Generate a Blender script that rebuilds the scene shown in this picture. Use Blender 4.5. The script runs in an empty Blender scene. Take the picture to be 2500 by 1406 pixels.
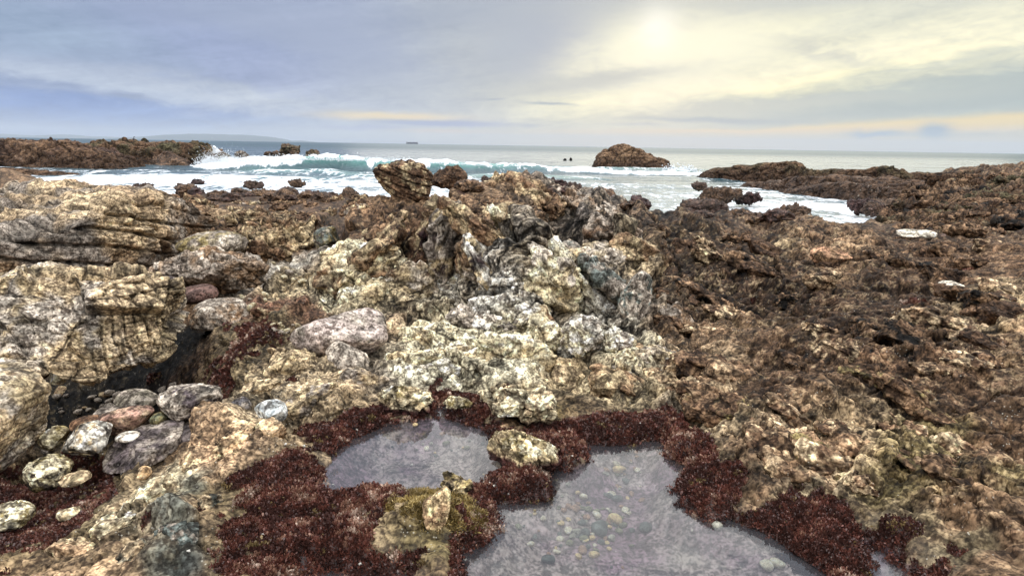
import bpy, math, time
import numpy as np
from concurrent.futures import ThreadPoolExecutor
T0 = time.time()
DETAIL = 1.0
HAZE = True
DENOISE = True
f32 = np.float32
S = bpy.context.scene
C = S.collection

# ------------------------------------------------------------------ camera
HC, FPX = 1.3, 1629.0
PITCH, ROLL = math.radians(12.05), math.radians(0.93)
SEA = -1.0
def _rx(a): return np.array([[1,0,0],[0,math.cos(a),-math.sin(a)],[0,math.sin(a),math.cos(a)]])
def _ry(a): return np.array([[math.cos(a),0,math.sin(a)],[0,1,0],[-math.sin(a),0,math.cos(a)]])
def _rz(a): return np.array([[math.cos(a),-math.sin(a),0],[math.sin(a),math.cos(a),0],[0,0,1]])
RC = _rx(math.pi/2-PITCH) @ _rz(ROLL)
def ray(u, v):
    d = RC @ np.array([(u-1250)/FPX, (703-v)/FPX, -1.0]); return d
def at(u, v, Y):
    d = ray(u, v); return np.array([0,0,HC]) + d*(Y/d[1])
def atz(u, v, z):
    d = ray(u, v); return np.array([0,0,HC]) + d*((z-HC)/d[2])
cd = bpy.data.cameras.new('camera'); cam = bpy.data.objects.new('camera', cd); C.objects.link(cam)
from mathutils import Matrix
M = Matrix(RC.tolist()).to_4x4(); M.translation = (0,0,HC); cam.matrix_world = M
cd.sensor_width = 36; cd.lens = 36*FPX/2500; cd.clip_start = 0.05; cd.clip_end = 60000
S.camera = cam

# ------------------------------------------------------------------ numpy noise
rng = np.random.default_rng(7)
TAB = rng.random((64,64,64)).astype(f32).ravel()
VT = [rng.random(32768*1).astype(f32) for _ in range(3)]
EX = ThreadPoolExecutor(4)
def par(fn, n, *arrs, chunk=60000):
    """run fn over row chunks of arrs in threads; fn returns array (n,) or (n,k)"""
    sl = [slice(i, min(i+chunk, n)) for i in range(0, n, chunk)]
    rs = list(EX.map(lambda s: fn(*[a[s] for a in arrs]), sl))
    return np.concatenate(rs)
def vn(p):
    i = np.floor(p); f = (p-i).astype(f32); f = f*f*(3-2*f); i = i.astype(np.int32)
    x0 = (i[:,0]&63)*4096; x1 = ((i[:,0]+1)&63)*4096
    y0 = (i[:,1]&63)*64; y1 = ((i[:,1]+1)&63)*64
    z0 = i[:,2]&63; z1 = (i[:,2]+1)&63
    fx, fy, fz = f[:,0], f[:,1], f[:,2]
    a = TAB[x0+y0+z0]; a = a+(TAB[x1+y0+z0]-a)*fx
    b = TAB[x0+y1+z0]; b = b+(TAB[x1+y1+z0]-b)*fx
    c = TAB[x0+y0+z1]; c = c+(TAB[x1+y0+z1]-c)*fx
    d = TAB[x0+y1+z1]; d = d+(TAB[x1+y1+z1]-d)*fx
    a = a+(b-a)*fy; c = c+(d-c)*fy
    return (a+(c-a)*fz)*2-1
RM = np.array([[0.36,0.48,-0.8],[-0.8,0.6,0.0],[0.48,0.64,0.6]], f32)
def fbm(p, o=4, gain=0.5, ridge=False, off=0.0):
    q = (p @ RM + off).astype(f32); s = np.zeros(len(q), f32); a = 1.0; t = 0
    for k in range(o):
        n = vn(q)
        if ridge: n = 1-2*np.abs(n)
        s += a*n; t += a; a *= gain; q = (q @ RM)*2.03+13.7
    return s/t
def voro(p, seed=0):
    """3D Worley: F1, F2, cell random, vector to the nearest feature point"""
    i0 = np.floor(p).astype(np.int32); f = (p-i0).astype(f32)
    n = len(p); F1 = np.full(n, 9, f32); F2 = np.full(n, 9, f32); cid = np.zeros(n, np.int32); vec = np.zeros((n,3), f32)
    for dx in (-1,0,1):
        for dy in (-1,0,1):
            for dz in (-1,0,1):
                h = ((i0[:,0]+dx)*73856093) ^ ((i0[:,1]+dy)*19349663) ^ ((i0[:,2]+dz)*83492791) ^ (seed*7919)
                h = (h ^ (h>>13)) & 32767
                vx = VT[0][h]+dx-f[:,0]; vy = VT[1][h]+dy-f[:,1]; vz = VT[2][h]+dz-f[:,2]
                d = np.sqrt(vx*vx+vy*vy+vz*vz)
                m = d < F1
                F2 = np.where(m, F1, np.minimum(F2, d)); F1 = np.where(m, d, F1); cid = np.where(m, h, cid)
                vec[m,0] = vx[m]; vec[m,1] = vy[m]; vec[m,2] = vz[m]
    return F1, F2, cid, vec
def blocks(p, seed, tilt=0.5):
    """faceted blocks: per-cell offset + tilted plane, with crack amount returned second"""
    F1, F2, cid, vec = voro(p, seed)
    r0 = VT[0][(cid*3+11)&32767]*2-1; r1 = VT[1][(cid*5+7)&32767]*2-1; r2 = VT[2][(cid*7+5)&32767]*2-1
    r3 = VT[0][(cid*11+3)&32767]*2-1
    return np.stack([r3, F2-F1, r0*0.5+0.5, vec[:,0]*r0+vec[:,1]*r1+vec[:,2]*r2], 1).astype(f32)
def ss(a, b, x):
    t = np.clip((x-a)/(b-a), 0, 1); return t*t*(3-2*t)
def lin(c):
    c = np.array(c, float)/255
    return np.where(c <= 0.04045, c/12.92, ((c+0.055)/1.055)**2.4)

# ------------------------------------------------------------------ object helpers
def tag(o, label=None, cat=None, group=None, kind=None):
    if label: o['label'] = label
    if cat: o['category'] = cat
    if group: o['group'] = group
    if kind: o['kind'] = kind
    return o
def mk(name, V, F, mat, attrs=None, smooth=True, parent=None, loc=None):
    """mesh from arrays: V (n,3), F (m,3|4), attrs {name: (n,) or (n,3)}"""
    me = bpy.data.meshes.new(name); V = np.asarray(V, f32); F = np.asarray(F, np.int32); k = F.shape[1]
    me.vertices.add(len(V)); me.vertices.foreach_set('co', V.ravel())
    me.loops.add(F.size); me.loops.foreach_set('vertex_index', F.ravel())
    me.polygons.add(len(F)); me.polygons.foreach_set('loop_start', np.arange(0, F.size, k, dtype=np.int32))
    me.polygons.foreach_set('loop_total', np.full(len(F), k, np.int32))
    if smooth: me.polygons.foreach_set('use_smooth', np.ones(len(F), bool))
    for an, av in (attrs or {}).items():
        if av.ndim == 1:
            at_ = me.attributes.new(an, 'FLOAT', 'POINT'); at_.data.foreach_set('value', av.astype(f32))
        else:
            at_ = me.attributes.new(an, 'FLOAT_COLOR', 'POINT')
            at_.data.foreach_set('color', np.concatenate([av, np.ones((len(av),1))], 1).astype(f32).ravel())
    me.update(calc_edges=True)
    o = bpy.data.objects.new(name, me); C.objects.link(o)
    if mat: me.materials.append(mat)
    if parent: o.parent = parent
    if loc is not None: o.location = loc
    return o
def vnormals(V, F):
    a = V[F[:,0]]; b = V[F[:,1]]; c = V[F[:,2]]
    n = np.cross(b-a, c-a)
    N = np.stack([np.bincount(F.ravel(), np.repeat(n[:,k], F.shape[1]), len(V)) for k in range(3)], 1)
    return (N/np.maximum(np.linalg.norm(N, axis=1, keepdims=True), 1e-12)).astype(f32)

# ------------------------------------------------------------------ node helpers
class E:
    def __init__(s, nt, sock): s.nt, s.s = nt, sock
    def _b(s, op, o, rev=False):
        n = s.nt.nodes.new('ShaderNodeMath'); n.operation = op
        a, b = (o, s) if rev else (s, o)
        for i, x in enumerate((a, b)):
            if isinstance(x, E): s.nt.links.new(x.s, n.inputs[i])
            elif x is not None: n.inputs[i].default_value = float(x)
        return E(s.nt, n.outputs[0])
    def __add__(s, o): return s._b('ADD', o)
    __radd__ = __add__
    def __mul__(s, o): return s._b('MULTIPLY', o)
    __rmul__ = __mul__
    def __sub__(s, o): return s._b('SUBTRACT', o)
    def __rsub__(s, o): return s._b('SUBTRACT', o, True)
    def __truediv__(s, o): return s._b('DIVIDE', o)
    def max(s, o): return s._b('MAXIMUM', o)
    def min(s, o): return s._b('MINIMUM', o)
    def f(s, op): return s._b(op, None)
    def atan2(s, o): return s._b('ARCTAN2', o)
    def pow(s, o): return s._b('POWER', o)
    def smooth(s, a, b, c=0.0, d=1.0):
        n = s.nt.nodes.new('ShaderNodeMapRange'); n.interpolation_type = 'SMOOTHSTEP'
        s.nt.links.new(s.s, n.inputs[0])
        for i, x in enumerate((a, b, c, d)): n.inputs[i+1].default_value = x
        return E(s.nt, n.outputs[0])
def mixc(nt, fac, a, b, mode='MIX'):
    n = nt.nodes.new('ShaderNodeMix'); n.data_type = 'RGBA'; n.blend_type = mode; n.clamp_factor = True
    for idx, x in ((0, fac), (6, a), (7, b)):
        if isinstance(x, E): nt.links.new(x.s, n.inputs[idx])
        elif idx == 0: n.inputs[0].default_value = x
        else: n.inputs[idx].default_value = (*[float(q) for q in x], 1)
    return E(nt, n.outputs[2])
def noise(nt, vec, scale, detail=3, rough=0.5, dist=0.0, typ=None):
    n = nt.nodes.new('ShaderNodeTexNoise'); n.inputs['Scale'].default_value = scale; n.inputs['Detail'].default_value = detail
    n.inputs['Roughness'].default_value = rough; n.inputs['Distortion'].default_value = dist
    if typ: n.noise_type = typ
    if vec: nt.links.new(vec.s, n.inputs['Vector'])
    return E(nt, n.outputs['Fac'])
def comb(nt, x, y, z):
    n = nt.nodes.new('ShaderNodeCombineXYZ')
    for i, q in enumerate((x, y, z)):
        if isinstance(q, E): nt.links.new(q.s, n.inputs[i])
        else: n.inputs[i].default_value = q
    return E(nt, n.outputs[0])
def attr(nt, name, out='Fac'):
    n = nt.nodes.new('ShaderNodeAttribute'); n.attribute_name = name; return E(nt, n.outputs[out])
def new_mat(name):
    m = bpy.data.materials.new(name); m.use_nodes = True; nt = m.node_tree
    b = nt.nodes['Principled BSDF']; return m, nt, b
def bump(nt, h, dist, strength=1.0, prev=None):
    n = nt.nodes.new('ShaderNodeBump'); n.inputs['Distance'].default_value = dist; n.inputs['Strength'].default_value = strength
    nt.links.new(h.s, n.inputs['Height'])
    if prev: nt.links.new(prev.s, n.inputs['Normal'])
    return E(nt, n.outputs[0])
def objco(nt):
    return E(nt, nt.nodes.new('ShaderNodeTexCoord').outputs['Object'])

# ------------------------------------------------------------------ world
SUN_UV = (1605, 75)
sd = ray(*SUN_UV); sd = sd/np.linalg.norm(sd)
SUN_EL, SUN_AZ = math.asin(sd[2]), math.atan2(sd[0], sd[1])
def build_world():
    w = bpy.data.worlds.new('World'); S.world = w; w.use_nodes = True; nt = w.node_tree; nt.nodes.clear()
    tc = E(nt, nt.nodes.new('ShaderNodeTexCoord').outputs['Generated'])
    sep = nt.nodes.new('ShaderNodeSeparateXYZ'); nt.links.new(tc.s, sep.inputs[0])
    x, y, z = [E(nt, sep.outputs[i]) for i in range(3)]
    az = x.atan2(y)*57.2958; el = z.max(-1).min(1).f('ARCSINE')*57.2958
    # cloud noises in angle space, stretched along the horizon
    nv = comb(nt, az*0.06, el*0.22, 0.0)
    n1 = noise(nt, nv, 1.0, 6, 0.58)-0.5
    n2 = noise(nt, comb(nt, az*0.10, el*0.55, 3.7), 1.0, 6, 0.62)-0.5
    n3 = noise(nt, comb(nt, az*0.35, el*0.9, 9.1), 1.0, 5, 0.6, 0.6)-0.5
    # streaks rising to the right, as high cloud fans out
    st = noise(nt, comb(nt, az*0.035-el*0.05, el*0.55-az*0.085, 1.3), 1.0, 5, 0.6, 0.4)-0.5
    n4 = noise(nt, comb(nt, az*0.9, el*2.2, 4.1), 1.0, 4, 0.6, 0.8)-0.5
    azw = az+n1*4.5+n3*3.2; elw = el+n2*2.0+n3*1.5
    t = (az+n1*10).smooth(-16, 15)
    col = mixc(nt, t, lin((154,169,204)), lin((236,234,212)))
    L = []
    def lay(u, v, su, sv, rot, c, a, k=1.0):
        d = ray(u, v); d = d/np.linalg.norm(d)
        L.append((math.degrees(math.atan2(d[0], d[1])), math.degrees(math.asin(d[2])), su*0.0345, sv*0.0345, rot, c, a, k))
    lay(120, 60, 260, 70, 0, (150,172,200), .6)
    lay(620, 130, 380, 60, -22, (152,168,212), .75)
    lay(900, 40, 300, 60, 0, (172,184,212), .6)
    lay(1150, 60, 160, 90, 0, (176,186,200), .7)
    lay(780, 240, 200, 40, -20, (158,172,214), .6)
    lay(300, 212, 330, 20, -5, (196,208,228), .75)
    lay(620, 232, 260, 14, -7, (196,206,224), .7)
    lay(300, 270, 480, 20, -3, (134,162,218), .85)
    lay(560, 298, 330, 12, 0, (142,168,220), .6)
    lay(200, 320, 420, 9, 0, (172,188,226), .7)
    lay(1100, 230, 260, 60, 0, (206,214,216), .6)
    lay(1180, 320, 420, 26, 0, (208,216,214), .6)
    lay(1340, 80, 190, 85, 25, (162,173,193), .95)
    lay(1450, 40, 110, 60, 20, (170,180,196), .7)
    lay(1300, 10, 150, 60, 0, (180,188,200), .7)
    lay(2000, 15, 600, 42, 6, (204,208,204), .85)
    lay(1720, 190, 360, 90, 8, (255,252,212), 1.1)
    lay(2280, 110, 440, 62, 12, (253,249,220), 1.0)
    lay(2100, 60, 240, 26, 10, (228,229,212), .6)
    lay(1600, 120, 230, 70, 0, (255,250,222), .8)
    lay(1950, 215, 300, 26, 9, (255,250,208), .8)
    lay(1480, 200, 150, 18, 8, (203,207,203), .75)
    lay(1980, 130, 130, 11, -14, (216,216,202), .6)
    lay(2330, 150, 250, 9, 9, (222,224,206), .6)
    lay(2350, 232, 480, 34, 6, (184,196,192), .9)
    lay(1850, 262, 300, 20, 3, (198,204,198), .7)
    lay(2250, 305, 520, 11, 3.5, (255,228,165), .95, .35)
    lay(1900, 326, 380, 5, 0, (244,222,184), .7, .3)
    lay(2150, 350, 700, 15, 0, (200,205,200), .95, .15)
    lay(960, 284, 110, 8, 0, (242,226,192), .85, .5)
    lay(1060, 300, 120, 7, 0, (160,174,204), .9, .5)
    lay(900, 314, 110, 6, 0, (166,178,212), .8, .5)
    lay(1090, 322, 80, 5, 0, (232,214,200), .8, .4)
    lay(1340, 253, 50, 2.6, -2, (160,174,182), .8, .25)
    lay(1205, 244, 24, 2, 3, (170,182,190), .7, .2)
    lay(1730, 294, 130, 5, -1, (172,186,188), .85, .3)
    lay(1560, 305, 60, 4, 0, (182,192,194), .7, .3)
    lay(1290, 307, 18, 4, 0, (180,192,198), .7, .3)
    lay(2283, 322, 24, 13, 0, (164,184,196), .85, .5)
    lay(2250, 333, 60, 6, 0, (180,196,200), .8, .5)
    lay(2140, 329, 42, 8, 0, (168,186,196), .8, .5)
    lay(2375, 334, 40, 7, 0, (178,194,200), .7, .5)
    lay(1765, 318, 12, 5, 0, (185,192,196), .7, .5)
    lay(325, 236, 42, 6, 0, (148,164,198), .8, .5)
    lay(95, 206, 80, 6, -2, (150,168,206), .7, .5)
    lay(480, 279, 26, 7, 0, (170,186,224), .6, .5)
    def vdot(v, c):
        n = nt.nodes.new('ShaderNodeVectorMath'); n.operation = 'DOT_PRODUCT'; nt.links.new(v.s, n.inputs[0]); n.inputs[1].default_value = c
        return E(nt, n.outputs['Value'])
    vf = comb(nt, azw, elw, 1.0); vh = comb(nt, az+n3*1.5+n1*2.0, el+n3*.65+n2*.6, 1.0); vw = comb(nt, az+n3*.8+n1*1.0, el+n3*.35+n2*.3, 1.0)
    def apply(L, col):
     for a0, e0, sa, se, rot, c, al, k in L:
         v = vf if k == 1 else (vh if k > .4 else vw)
         r = math.radians(rot); cr, sr = math.cos(r), math.sin(r)
         p = vdot(v, (cr/sa, sr/sa, -(a0*cr+e0*sr)/sa)); q = vdot(v, (-sr/se, cr/se, (a0*sr-e0*cr)/se))
         n = nt.nodes.new('ShaderNodeMath'); n.operation = 'MULTIPLY_ADD'; nt.links.new(q.s, n.inputs[0]); nt.links.new(q.s, n.inputs[1]); nt.links.new((p*p).s, n.inputs[2])
         n2_ = nt.nodes.new('ShaderNodeMath'); n2_.operation = 'POWER'; n2_.inputs[0].default_value = math.exp(-.75); nt.links.new(n.outputs[0], n2_.inputs[1])
         col = mixc(nt, E(nt, n2_.outputs[0])*(al*1.35), col, lin(c))
     return col
    col = apply(L, col)
    # soft light/dark modulation
    col = mixc(nt, (n1*1.2+st*3.0+n3*1.8+n4*1.2+n2*1.0).max(-1).min(1)*0.5+0.5, mixc(nt, 1.0, col, (.70,.73,.80), 'MULTIPLY'), mixc(nt, 1.0, col, (1.24,1.21,1.14), 'MULTIPLY'))
    # the sun burning through
    d = ray(*SUN_UV); d = d/np.linalg.norm(d); a0 = math.degrees(SUN_AZ); e0 = math.degrees(SUN_EL)
    da = az-a0+n3*1.0; de = el-e0+n3*0.8
    g1 = ((da*da*0.95+de*de*0.5)*-1.0).f('EXPONENT'); g2 = ((da*da*0.035+(de+1.8)*(de+1.8)*0.045)*-1.0).f('EXPONENT')
    col = mixc(nt, g2*(0.70+n3*.8+n4*.3), col, (1.04,1.0,0.80)); col = mixc(nt, g1*.9, col, (1.2,1.19,1.1))
    gs = ((da*da*0.42+de*de*0.36)*-1.0).f('EXPONENT')
    L.clear()
    lay(1370, 60, 150, 90, 32, (163,172,192), .85); lay(1470, 10, 130, 26, 10, (176,184,196), .6); lay(1640, 110, 170, 60, 0, (255,253,226), .9); lay(1180, 15, 240, 40, 8, (168,178,196), .6); lay(1250, 120, 90, 70, 20, (176,186,200), .5)
    lay(500, 30, 420, 60, -8, (158,170,196), .45); lay(850, 120, 260, 60, -25, (164,176,204), .45)
    lay(1850, 5, 380, 32, 0, (200,204,200), .6); lay(1490, 195, 150, 15, 8, (196,200,196), .7)
    lay(2380, 225, 420, 30, 7, (178,190,188), .8); lay(1900, 262, 360, 14, 5, (200,205,196), .6)
    lay(2300, 302, 480, 9, 3.5, (250,226,168), .85, .3); lay(1950, 320, 420, 5, 1, (250,222,172), .7, .3); lay(960, 286, 110, 7, 0, (246,226,184), .8, .4)
    lay(2050, 350, 700, 18, 0, (226,216,184), 1.1, .15); lay(2283, 318, 24, 13, 0, (160,180,194), .9, .5); lay(2140, 328, 42, 7, 0, (166,184,196), .8, .5); lay(1740, 294, 130, 4.5, -1, (166,180,186), .8, .3); lay(1060, 301, 120, 6, 0, (156,170,204), .8, .4)
    col = apply(L, col); col = mixc(nt, gs*(n3*.9+.85), col, (1.06,1.04,.93))
    # overhead and behind: bright even overcast, no structure worth evaluating
    hi = (2.75,2.78,2.84); col = mixc(nt, el.smooth(18, 30), col, (.74,.82,.96)); up = el.smooth(36, 72); col = mixc(nt, up, col, hi)
    low = el.smooth(-1.5, -0.15); col = mixc(nt, low, (0.22,0.26,0.28), col)
    plain = mixc(nt, low, (0.22,0.26,0.28), mixc(nt, el.smooth(2, 66), (0.80,0.81,0.85), hi))
    sky = nt.nodes.new('ShaderNodeTexSky'); sky.sky_type = 'NISHITA'; sky.sun_disc = False
    sky.sun_elevation = SUN_EL; sky.sun_rotation = SUN_AZ
    b1 = nt.nodes.new('ShaderNodeBackground'); b1.inputs[1].default_value = 0.06; nt.links.new(sky.outputs[0], b1.inputs[0])
    b2 = nt.nodes.new('ShaderNodeBackground'); b2.inputs[1].default_value = 1.0; nt.links.new(col.s, b2.inputs[0])
    b3 = nt.nodes.new('ShaderNodeBackground'); b3.inputs[1].default_value = 1.0; nt.links.new(plain.s, b3.inputs[0])
    dt = y.smooth(.30, .62)*(1-el.smooth(30, 40))          # the structured part of the cloud deck lies over the sea
    md = nt.nodes.new('ShaderNodeMixShader'); nt.links.new(dt.s, md.inputs[0]); nt.links.new(b3.outputs[0], md.inputs[1]); nt.links.new(b2.outputs[0], md.inputs[2])
    mx = nt.nodes.new('ShaderNodeMixShader'); mx.inputs[0].default_value = 0.95   # cloud cover hides nearly all clear sky
    nt.links.new(b1.outputs[0], mx.inputs[1]); nt.links.new(md.outputs[0], mx.inputs[2])
    out = nt.nodes.new('ShaderNodeOutputWorld'); nt.links.new(mx.outputs[0], out.inputs[0])
    w.cycles.sampling_method = 'MANUAL'; w.cycles.sample_map_resolution = 512
build_world()
sl = bpy.data.lights.new('sun', 'SUN'); sl.energy = 0.5; sl.angle = math.radians(50); sl.color = (1.0,0.93,0.80)
so = bpy.data.objects.new('sun', sl); C.objects.link(so)
from mathutils import Vector
so.rotation_euler = Vector(sd).to_track_quat('Z', 'Y').to_euler()
S.view_settings.view_transform = 'Standard'; S.view_settings.look = 'None'; S.view_settings.exposure = 0.0; S.view_settings.gamma = 1

# ------------------------------------------------------------------ materials
def rock_mat(name, bs=1.0):
    m, nt, b = new_mat(name); co = objco(nt)
    tint = attr(nt, 'tint', 'Color'); wet = attr(nt, 'wet')
    n1 = noise(nt, co, 30*bs, 3, 0.62); n2 = noise(nt, co, 85*bs, 1, 0.5); n3 = noise(nt, co, 9*bs, 4, 0.6)
    k = (n1-0.5)*2.8+(n2-0.5)*1.8+(n3-0.5)*1.2
    dark = mixc(nt, 1.0, tint, (0.36,0.32,0.29), 'MULTIPLY'); light = mixc(nt, 1.0, tint, (1.34,1.32,1.27), 'MULTIPLY')
    c = mixc(nt, (k+0.55).smooth(0, 1.1), dark, light)
    # thin dark hairline cracks and pale specks
    v = nt.nodes.new('ShaderNodeTexVoronoi'); v.feature = 'DISTANCE_TO_EDGE'; v.inputs['Scale'].default_value = 11*bs
    wv = nt.nodes.new('ShaderNodeVectorMath'); wv.operation = 'MULTIPLY_ADD'
    nn = nt.nodes.new('ShaderNodeTexNoise'); nn.inputs['Scale'].default_value = 14*bs; nn.inputs['Detail'].default_value = 4; nt.links.new(co.s, nn.inputs[0])
    nt.links.new(nn.outputs['Color'], wv.inputs[0]); wv.inputs[1].default_value = (0.035/bs,)*3; nt.links.new(co.s, wv.inputs[2])
    nt.links.new(wv.outputs[0], v.inputs['Vector'])
    cr = E(nt, v.outputs['Distance']).smooth(0.0, 0.05)
    crk = attr(nt, 'crack')
    c = mixc(nt, (1-cr)*crk*0.85, c, mixc(nt, 1.0, tint, (0.16,0.12,0.10), 'MULTIPLY'))
    # long joints that run through the rock
    v3 = nt.nodes.new('ShaderNodeTexVoronoi'); v3.feature = 'DISTANCE_TO_EDGE'; v3.inputs['Scale'].default_value = 3.1*bs
    wv3 = nt.nodes.new('ShaderNodeVectorMath'); wv3.operation = 'MULTIPLY_ADD'
    nn3 = nt.nodes.new('ShaderNodeTexNoise'); nn3.inputs['Scale'].default_value = 5*bs; nn3.inputs['Detail'].default_value = 3; nt.links.new(co.s, nn3.inputs[0])
    nt.links.new(nn3.outputs['Color'], wv3.inputs[0]); wv3.inputs[1].default_value = (0.13/bs,)*3; nt.links.new(co.s, wv3.inputs[2]); nt.links.new(wv3.outputs[0], v3.inputs['Vector'])
    jt = E(nt, v3.outputs['Distance']).smooth(0.006, 0.032)
    c = mixc(nt, (1-jt)*(crk*1.6).min(1)*.9, c, mixc(nt, 1.0, tint, (0.10,0.08,0.07), 'MULTIPLY'))
    v2 = nt.nodes.new('ShaderNodeTexVoronoi'); v2.inputs['Scale'].default_value = 55*bs; nt.links.new(co.s, v2.inputs['Vector'])
    sp = (0.20-E(nt, v2.outputs['Distance'])).smooth(0, 0.06)*(n3-0.5).smooth(0.02, 0.12)
    c = mixc(nt, sp*0.55, c, (0.55,0.52,0.44))
    gm = nt.nodes.new('ShaderNodeGamma'); gm.inputs[1].default_value = 1.27; nt.links.new(c.s, gm.inputs[0])
    hs = nt.nodes.new('ShaderNodeHueSaturation'); hs.inputs['Saturation'].default_value = .78; hs.inputs['Value'].default_value = 1.33; nt.links.new(gm.outputs[0], hs.inputs['Color'])
    nt.links.new(hs.outputs[0], b.inputs['Base Color'])
    h = n1*0.8+n2*0.30+cr*crk*0.4+n3*0.4+jt*crk*1.5
    bn = bump(nt, h, 0.008/bs, 1.0)
    nt.links.new(bn.s, b.inputs['Normal'])
    r = (n1*0.25+0.66)-wet*0.42
    nt.links.new(r.s, b.inputs['Roughness'])
    nt.links.new((wet*.42+.10).s, b.inputs['Specular IOR Level'])
    return m
M_ROCK = rock_mat('shore_rock', 1.0)
M_FAR = rock_mat('far_rock', 0.12)
M_PEB = rock_mat('pebble_stone', 3.0)

# ------------------------------------------------------------------ base terrain from surveyed profiles
K = []   # (a = x/y, ln y, z)
def col_(u, *pts):
    for p in pts:
        if len(p) == 2:
            P = at(u, p[1], p[0]); K.append((P[0]/P[1], math.log(P[1]), P[2]))
        else:
            K.append(((u-1250)/FPX*(1+0.05), math.log(p[0]), p[2]))
def Z(Y, z): return (Y, None, z)
SEAB = [Z(45,-1.7)]
col_(-500, Z(1,0),Z(2,-.05),Z(3,-.2),Z(4.5,-.2),Z(7,0),Z(10,.1),Z(14,.55),Z(19,.3),Z(26,-1.5),*SEAB)
col_(-150, Z(1,0),Z(1.9,-.06),Z(2.8,-.32),Z(3.4,-.38),Z(4.5,-.32),Z(7,-.1),Z(10,0),Z(13,.4),Z(18,.3),Z(24,-1.5),*SEAB)
col_(40, Z(1,0),Z(1.7,0),Z(2.0,-.06),Z(2.5,-.26),Z(2.9,-.36),Z(3.4,-.72),Z(4.2,-1.0),Z(4.8,-.6),Z(6,-.2),Z(10,-.1),Z(13,.45),(14.5,418),Z(17,.2),Z(22,-1.3),*SEAB)
col_(300, Z(1,0),Z(1.8,.03),(2.05,1290),(2.25,1225),Z(2.5,-.1),Z(3.0,-.28),Z(3.4,-.72),Z(4.0,-1.0),Z(4.6,-.6),Z(5.2,-.3),Z(6.5,-.2),Z(10,-.1),Z(12,.1),Z(15,-.3),Z(20,-1.3),*SEAB)
col_(500, Z(1,.02),Z(1.8,.02),(2.05,1290),(2.5,1130),(2.85,1040),Z(3.05,-.02),Z(3.3,-.24),Z(3.7,-.32),Z(4.1,-.2),(4.6,820),(5.5,735),(7,650),(8.5,560),(10,520),(13,492),(17,480),Z(20,-.4),Z(24,-1.3),*SEAB)
col_(700, Z(1,.02),Z(1.9,.02),Z(2.4,.02),(2.85,1060),(3.3,955),(3.7,870),(4.3,800),(5,740),(6,690),(7,640),(8.5,580),(10,535),(14,497),(18,482),Z(21,-.6),Z(25,-1.4),*SEAB)
col_(850, Z(1,0),Z(2.2,0),(3.0,1010),(3.3,945),(3.9,850),(4.6,770),(5,715),(5.5,640),(6,580),(6.5,525),(7.2,500),Z(8,.42),Z(10,.2),(14,490),(18,482),Z(21,-.6),Z(25,-1.4),*SEAB)
col_(1000, Z(1,0),Z(2.2,0),Z(3.0,.0),(3.35,955),(3.8,880),(4.2,820),(4.6,768),(5,715),(5.4,655),(5.9,590),(6.3,530),(6.8,487),Z(7.4,.68),Z(8.5,.4),Z(12,.0),Z(16,-.5),Z(21,-1.2),*SEAB)
col_(1150, Z(1,0),Z(2.2,0),Z(3.0,.0),(3.3,955),(3.9,860),(4.4,795),(4.8,750),(5.2,690),(5.6,620),(6.1,560),(7,500),(7.8,472),Z(9,.5),Z(12,.0),Z(17,-.7),Z(22,-1.3),*SEAB)
col_(1280, Z(1,0),Z(2.2,0),Z(2.9,.0),(3.1,1010),(3.4,950),(3.9,850),(4.3,785),(4.6,690),(4.9,620),(5.4,580),(6.3,525),(7.4,470),(8.4,440),Z(9.3,.6),Z(12,.0),Z(17,-.8),*SEAB)
col_(1380, Z(2.5,0),(3.1,1010),(3.6,925),(4.2,850),(4.6,790),(5,705),(5.5,625),Z(6.0,.34),Z(6.5,.38),(7,535),(7.6,490),(8.3,460),Z(9.3,.5),Z(12,-.1),Z(17,-.9),*SEAB)
col_(1500, Z(1,0),Z(2.2,0),(2.95,1045),(3.2,995),(3.6,915),(4.2,840),(4.6,775),(5,695),(5.6,615),(6.2,575),(7.2,525),(8.5,488),Z(9.5,.35),Z(13,-.2),Z(19,-1.2),*SEAB)
col_(1650, Z(1,0),Z(2,0),(2.8,1085),(3.2,985),(3.8,890),(4.4,815),(5,740),(5.8,660),(6.8,590),(8.3,532),(9.2,522),Z(10.5,.0),Z(15,-.8),Z(20,-1.4),*SEAB)
col_(1800, Z(1,0),Z(1.9,0),(2.35,1230),(2.7,1090),(3.1,985),(3.6,895),(4.3,815),(5,745),(5.9,670),(6.9,600),(8.2,545),(9.6,522),Z(11,-.1),Z(16,-1.1),Z(22,-1.5),*SEAB)
col_(1950, Z(1,.02),Z(1.8,.02),(2.1,1320),(2.6,1110),(3.1,965),(3.8,860),(4.6,760),(5.5,680),(6.6,610),(8.0,560),(9.2,540),Z(11,-.2),Z(16,-1.2),*SEAB)
col_(2120, Z(1,.02),Z(1.7,.02),(2.1,1290),(2.6,1100),(3.1,960),(3.8,830),(4.6,730),(5.5,650),(6.5,605),(7.8,575),(9.5,548),Z(11.5,.1),Z(15,-.9),Z(22,-1.4),Z(30,-1.4),*SEAB)
col_(2300, Z(1,.05),(1.8,1420),(2.3,1200),(2.7,1045),(3.1,925),(3.6,815),(4.2,735),(5,680),(6,620),(7.5,580),(9.5,535),(12,505),(16,480),(20,462),(24,447),(28,432),Z(33,-.3),Z(38,-1.6),*SEAB)
col_(2500, Z(1,.1),(1.8,1380),(2.3,1160),(2.7,1000),(3.1,880),(3.6,790),(4.2,715),(5,655),(6,600),(7.5,565),(9.5,515),(12,485),(16,460),(20,440),(25,424),(31,412),Z(38,-.3),Z(42,-1.6),*SEAB)
col_(2750, Z(1,.2),Z(2.3,.25),Z(3.6,.45),Z(5,.55),Z(7.5,.6),Z(12,.75),Z(20,.9),Z(31,.9),Z(42,-1.6))
K = np.array(K)
LW = 0.55
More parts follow.
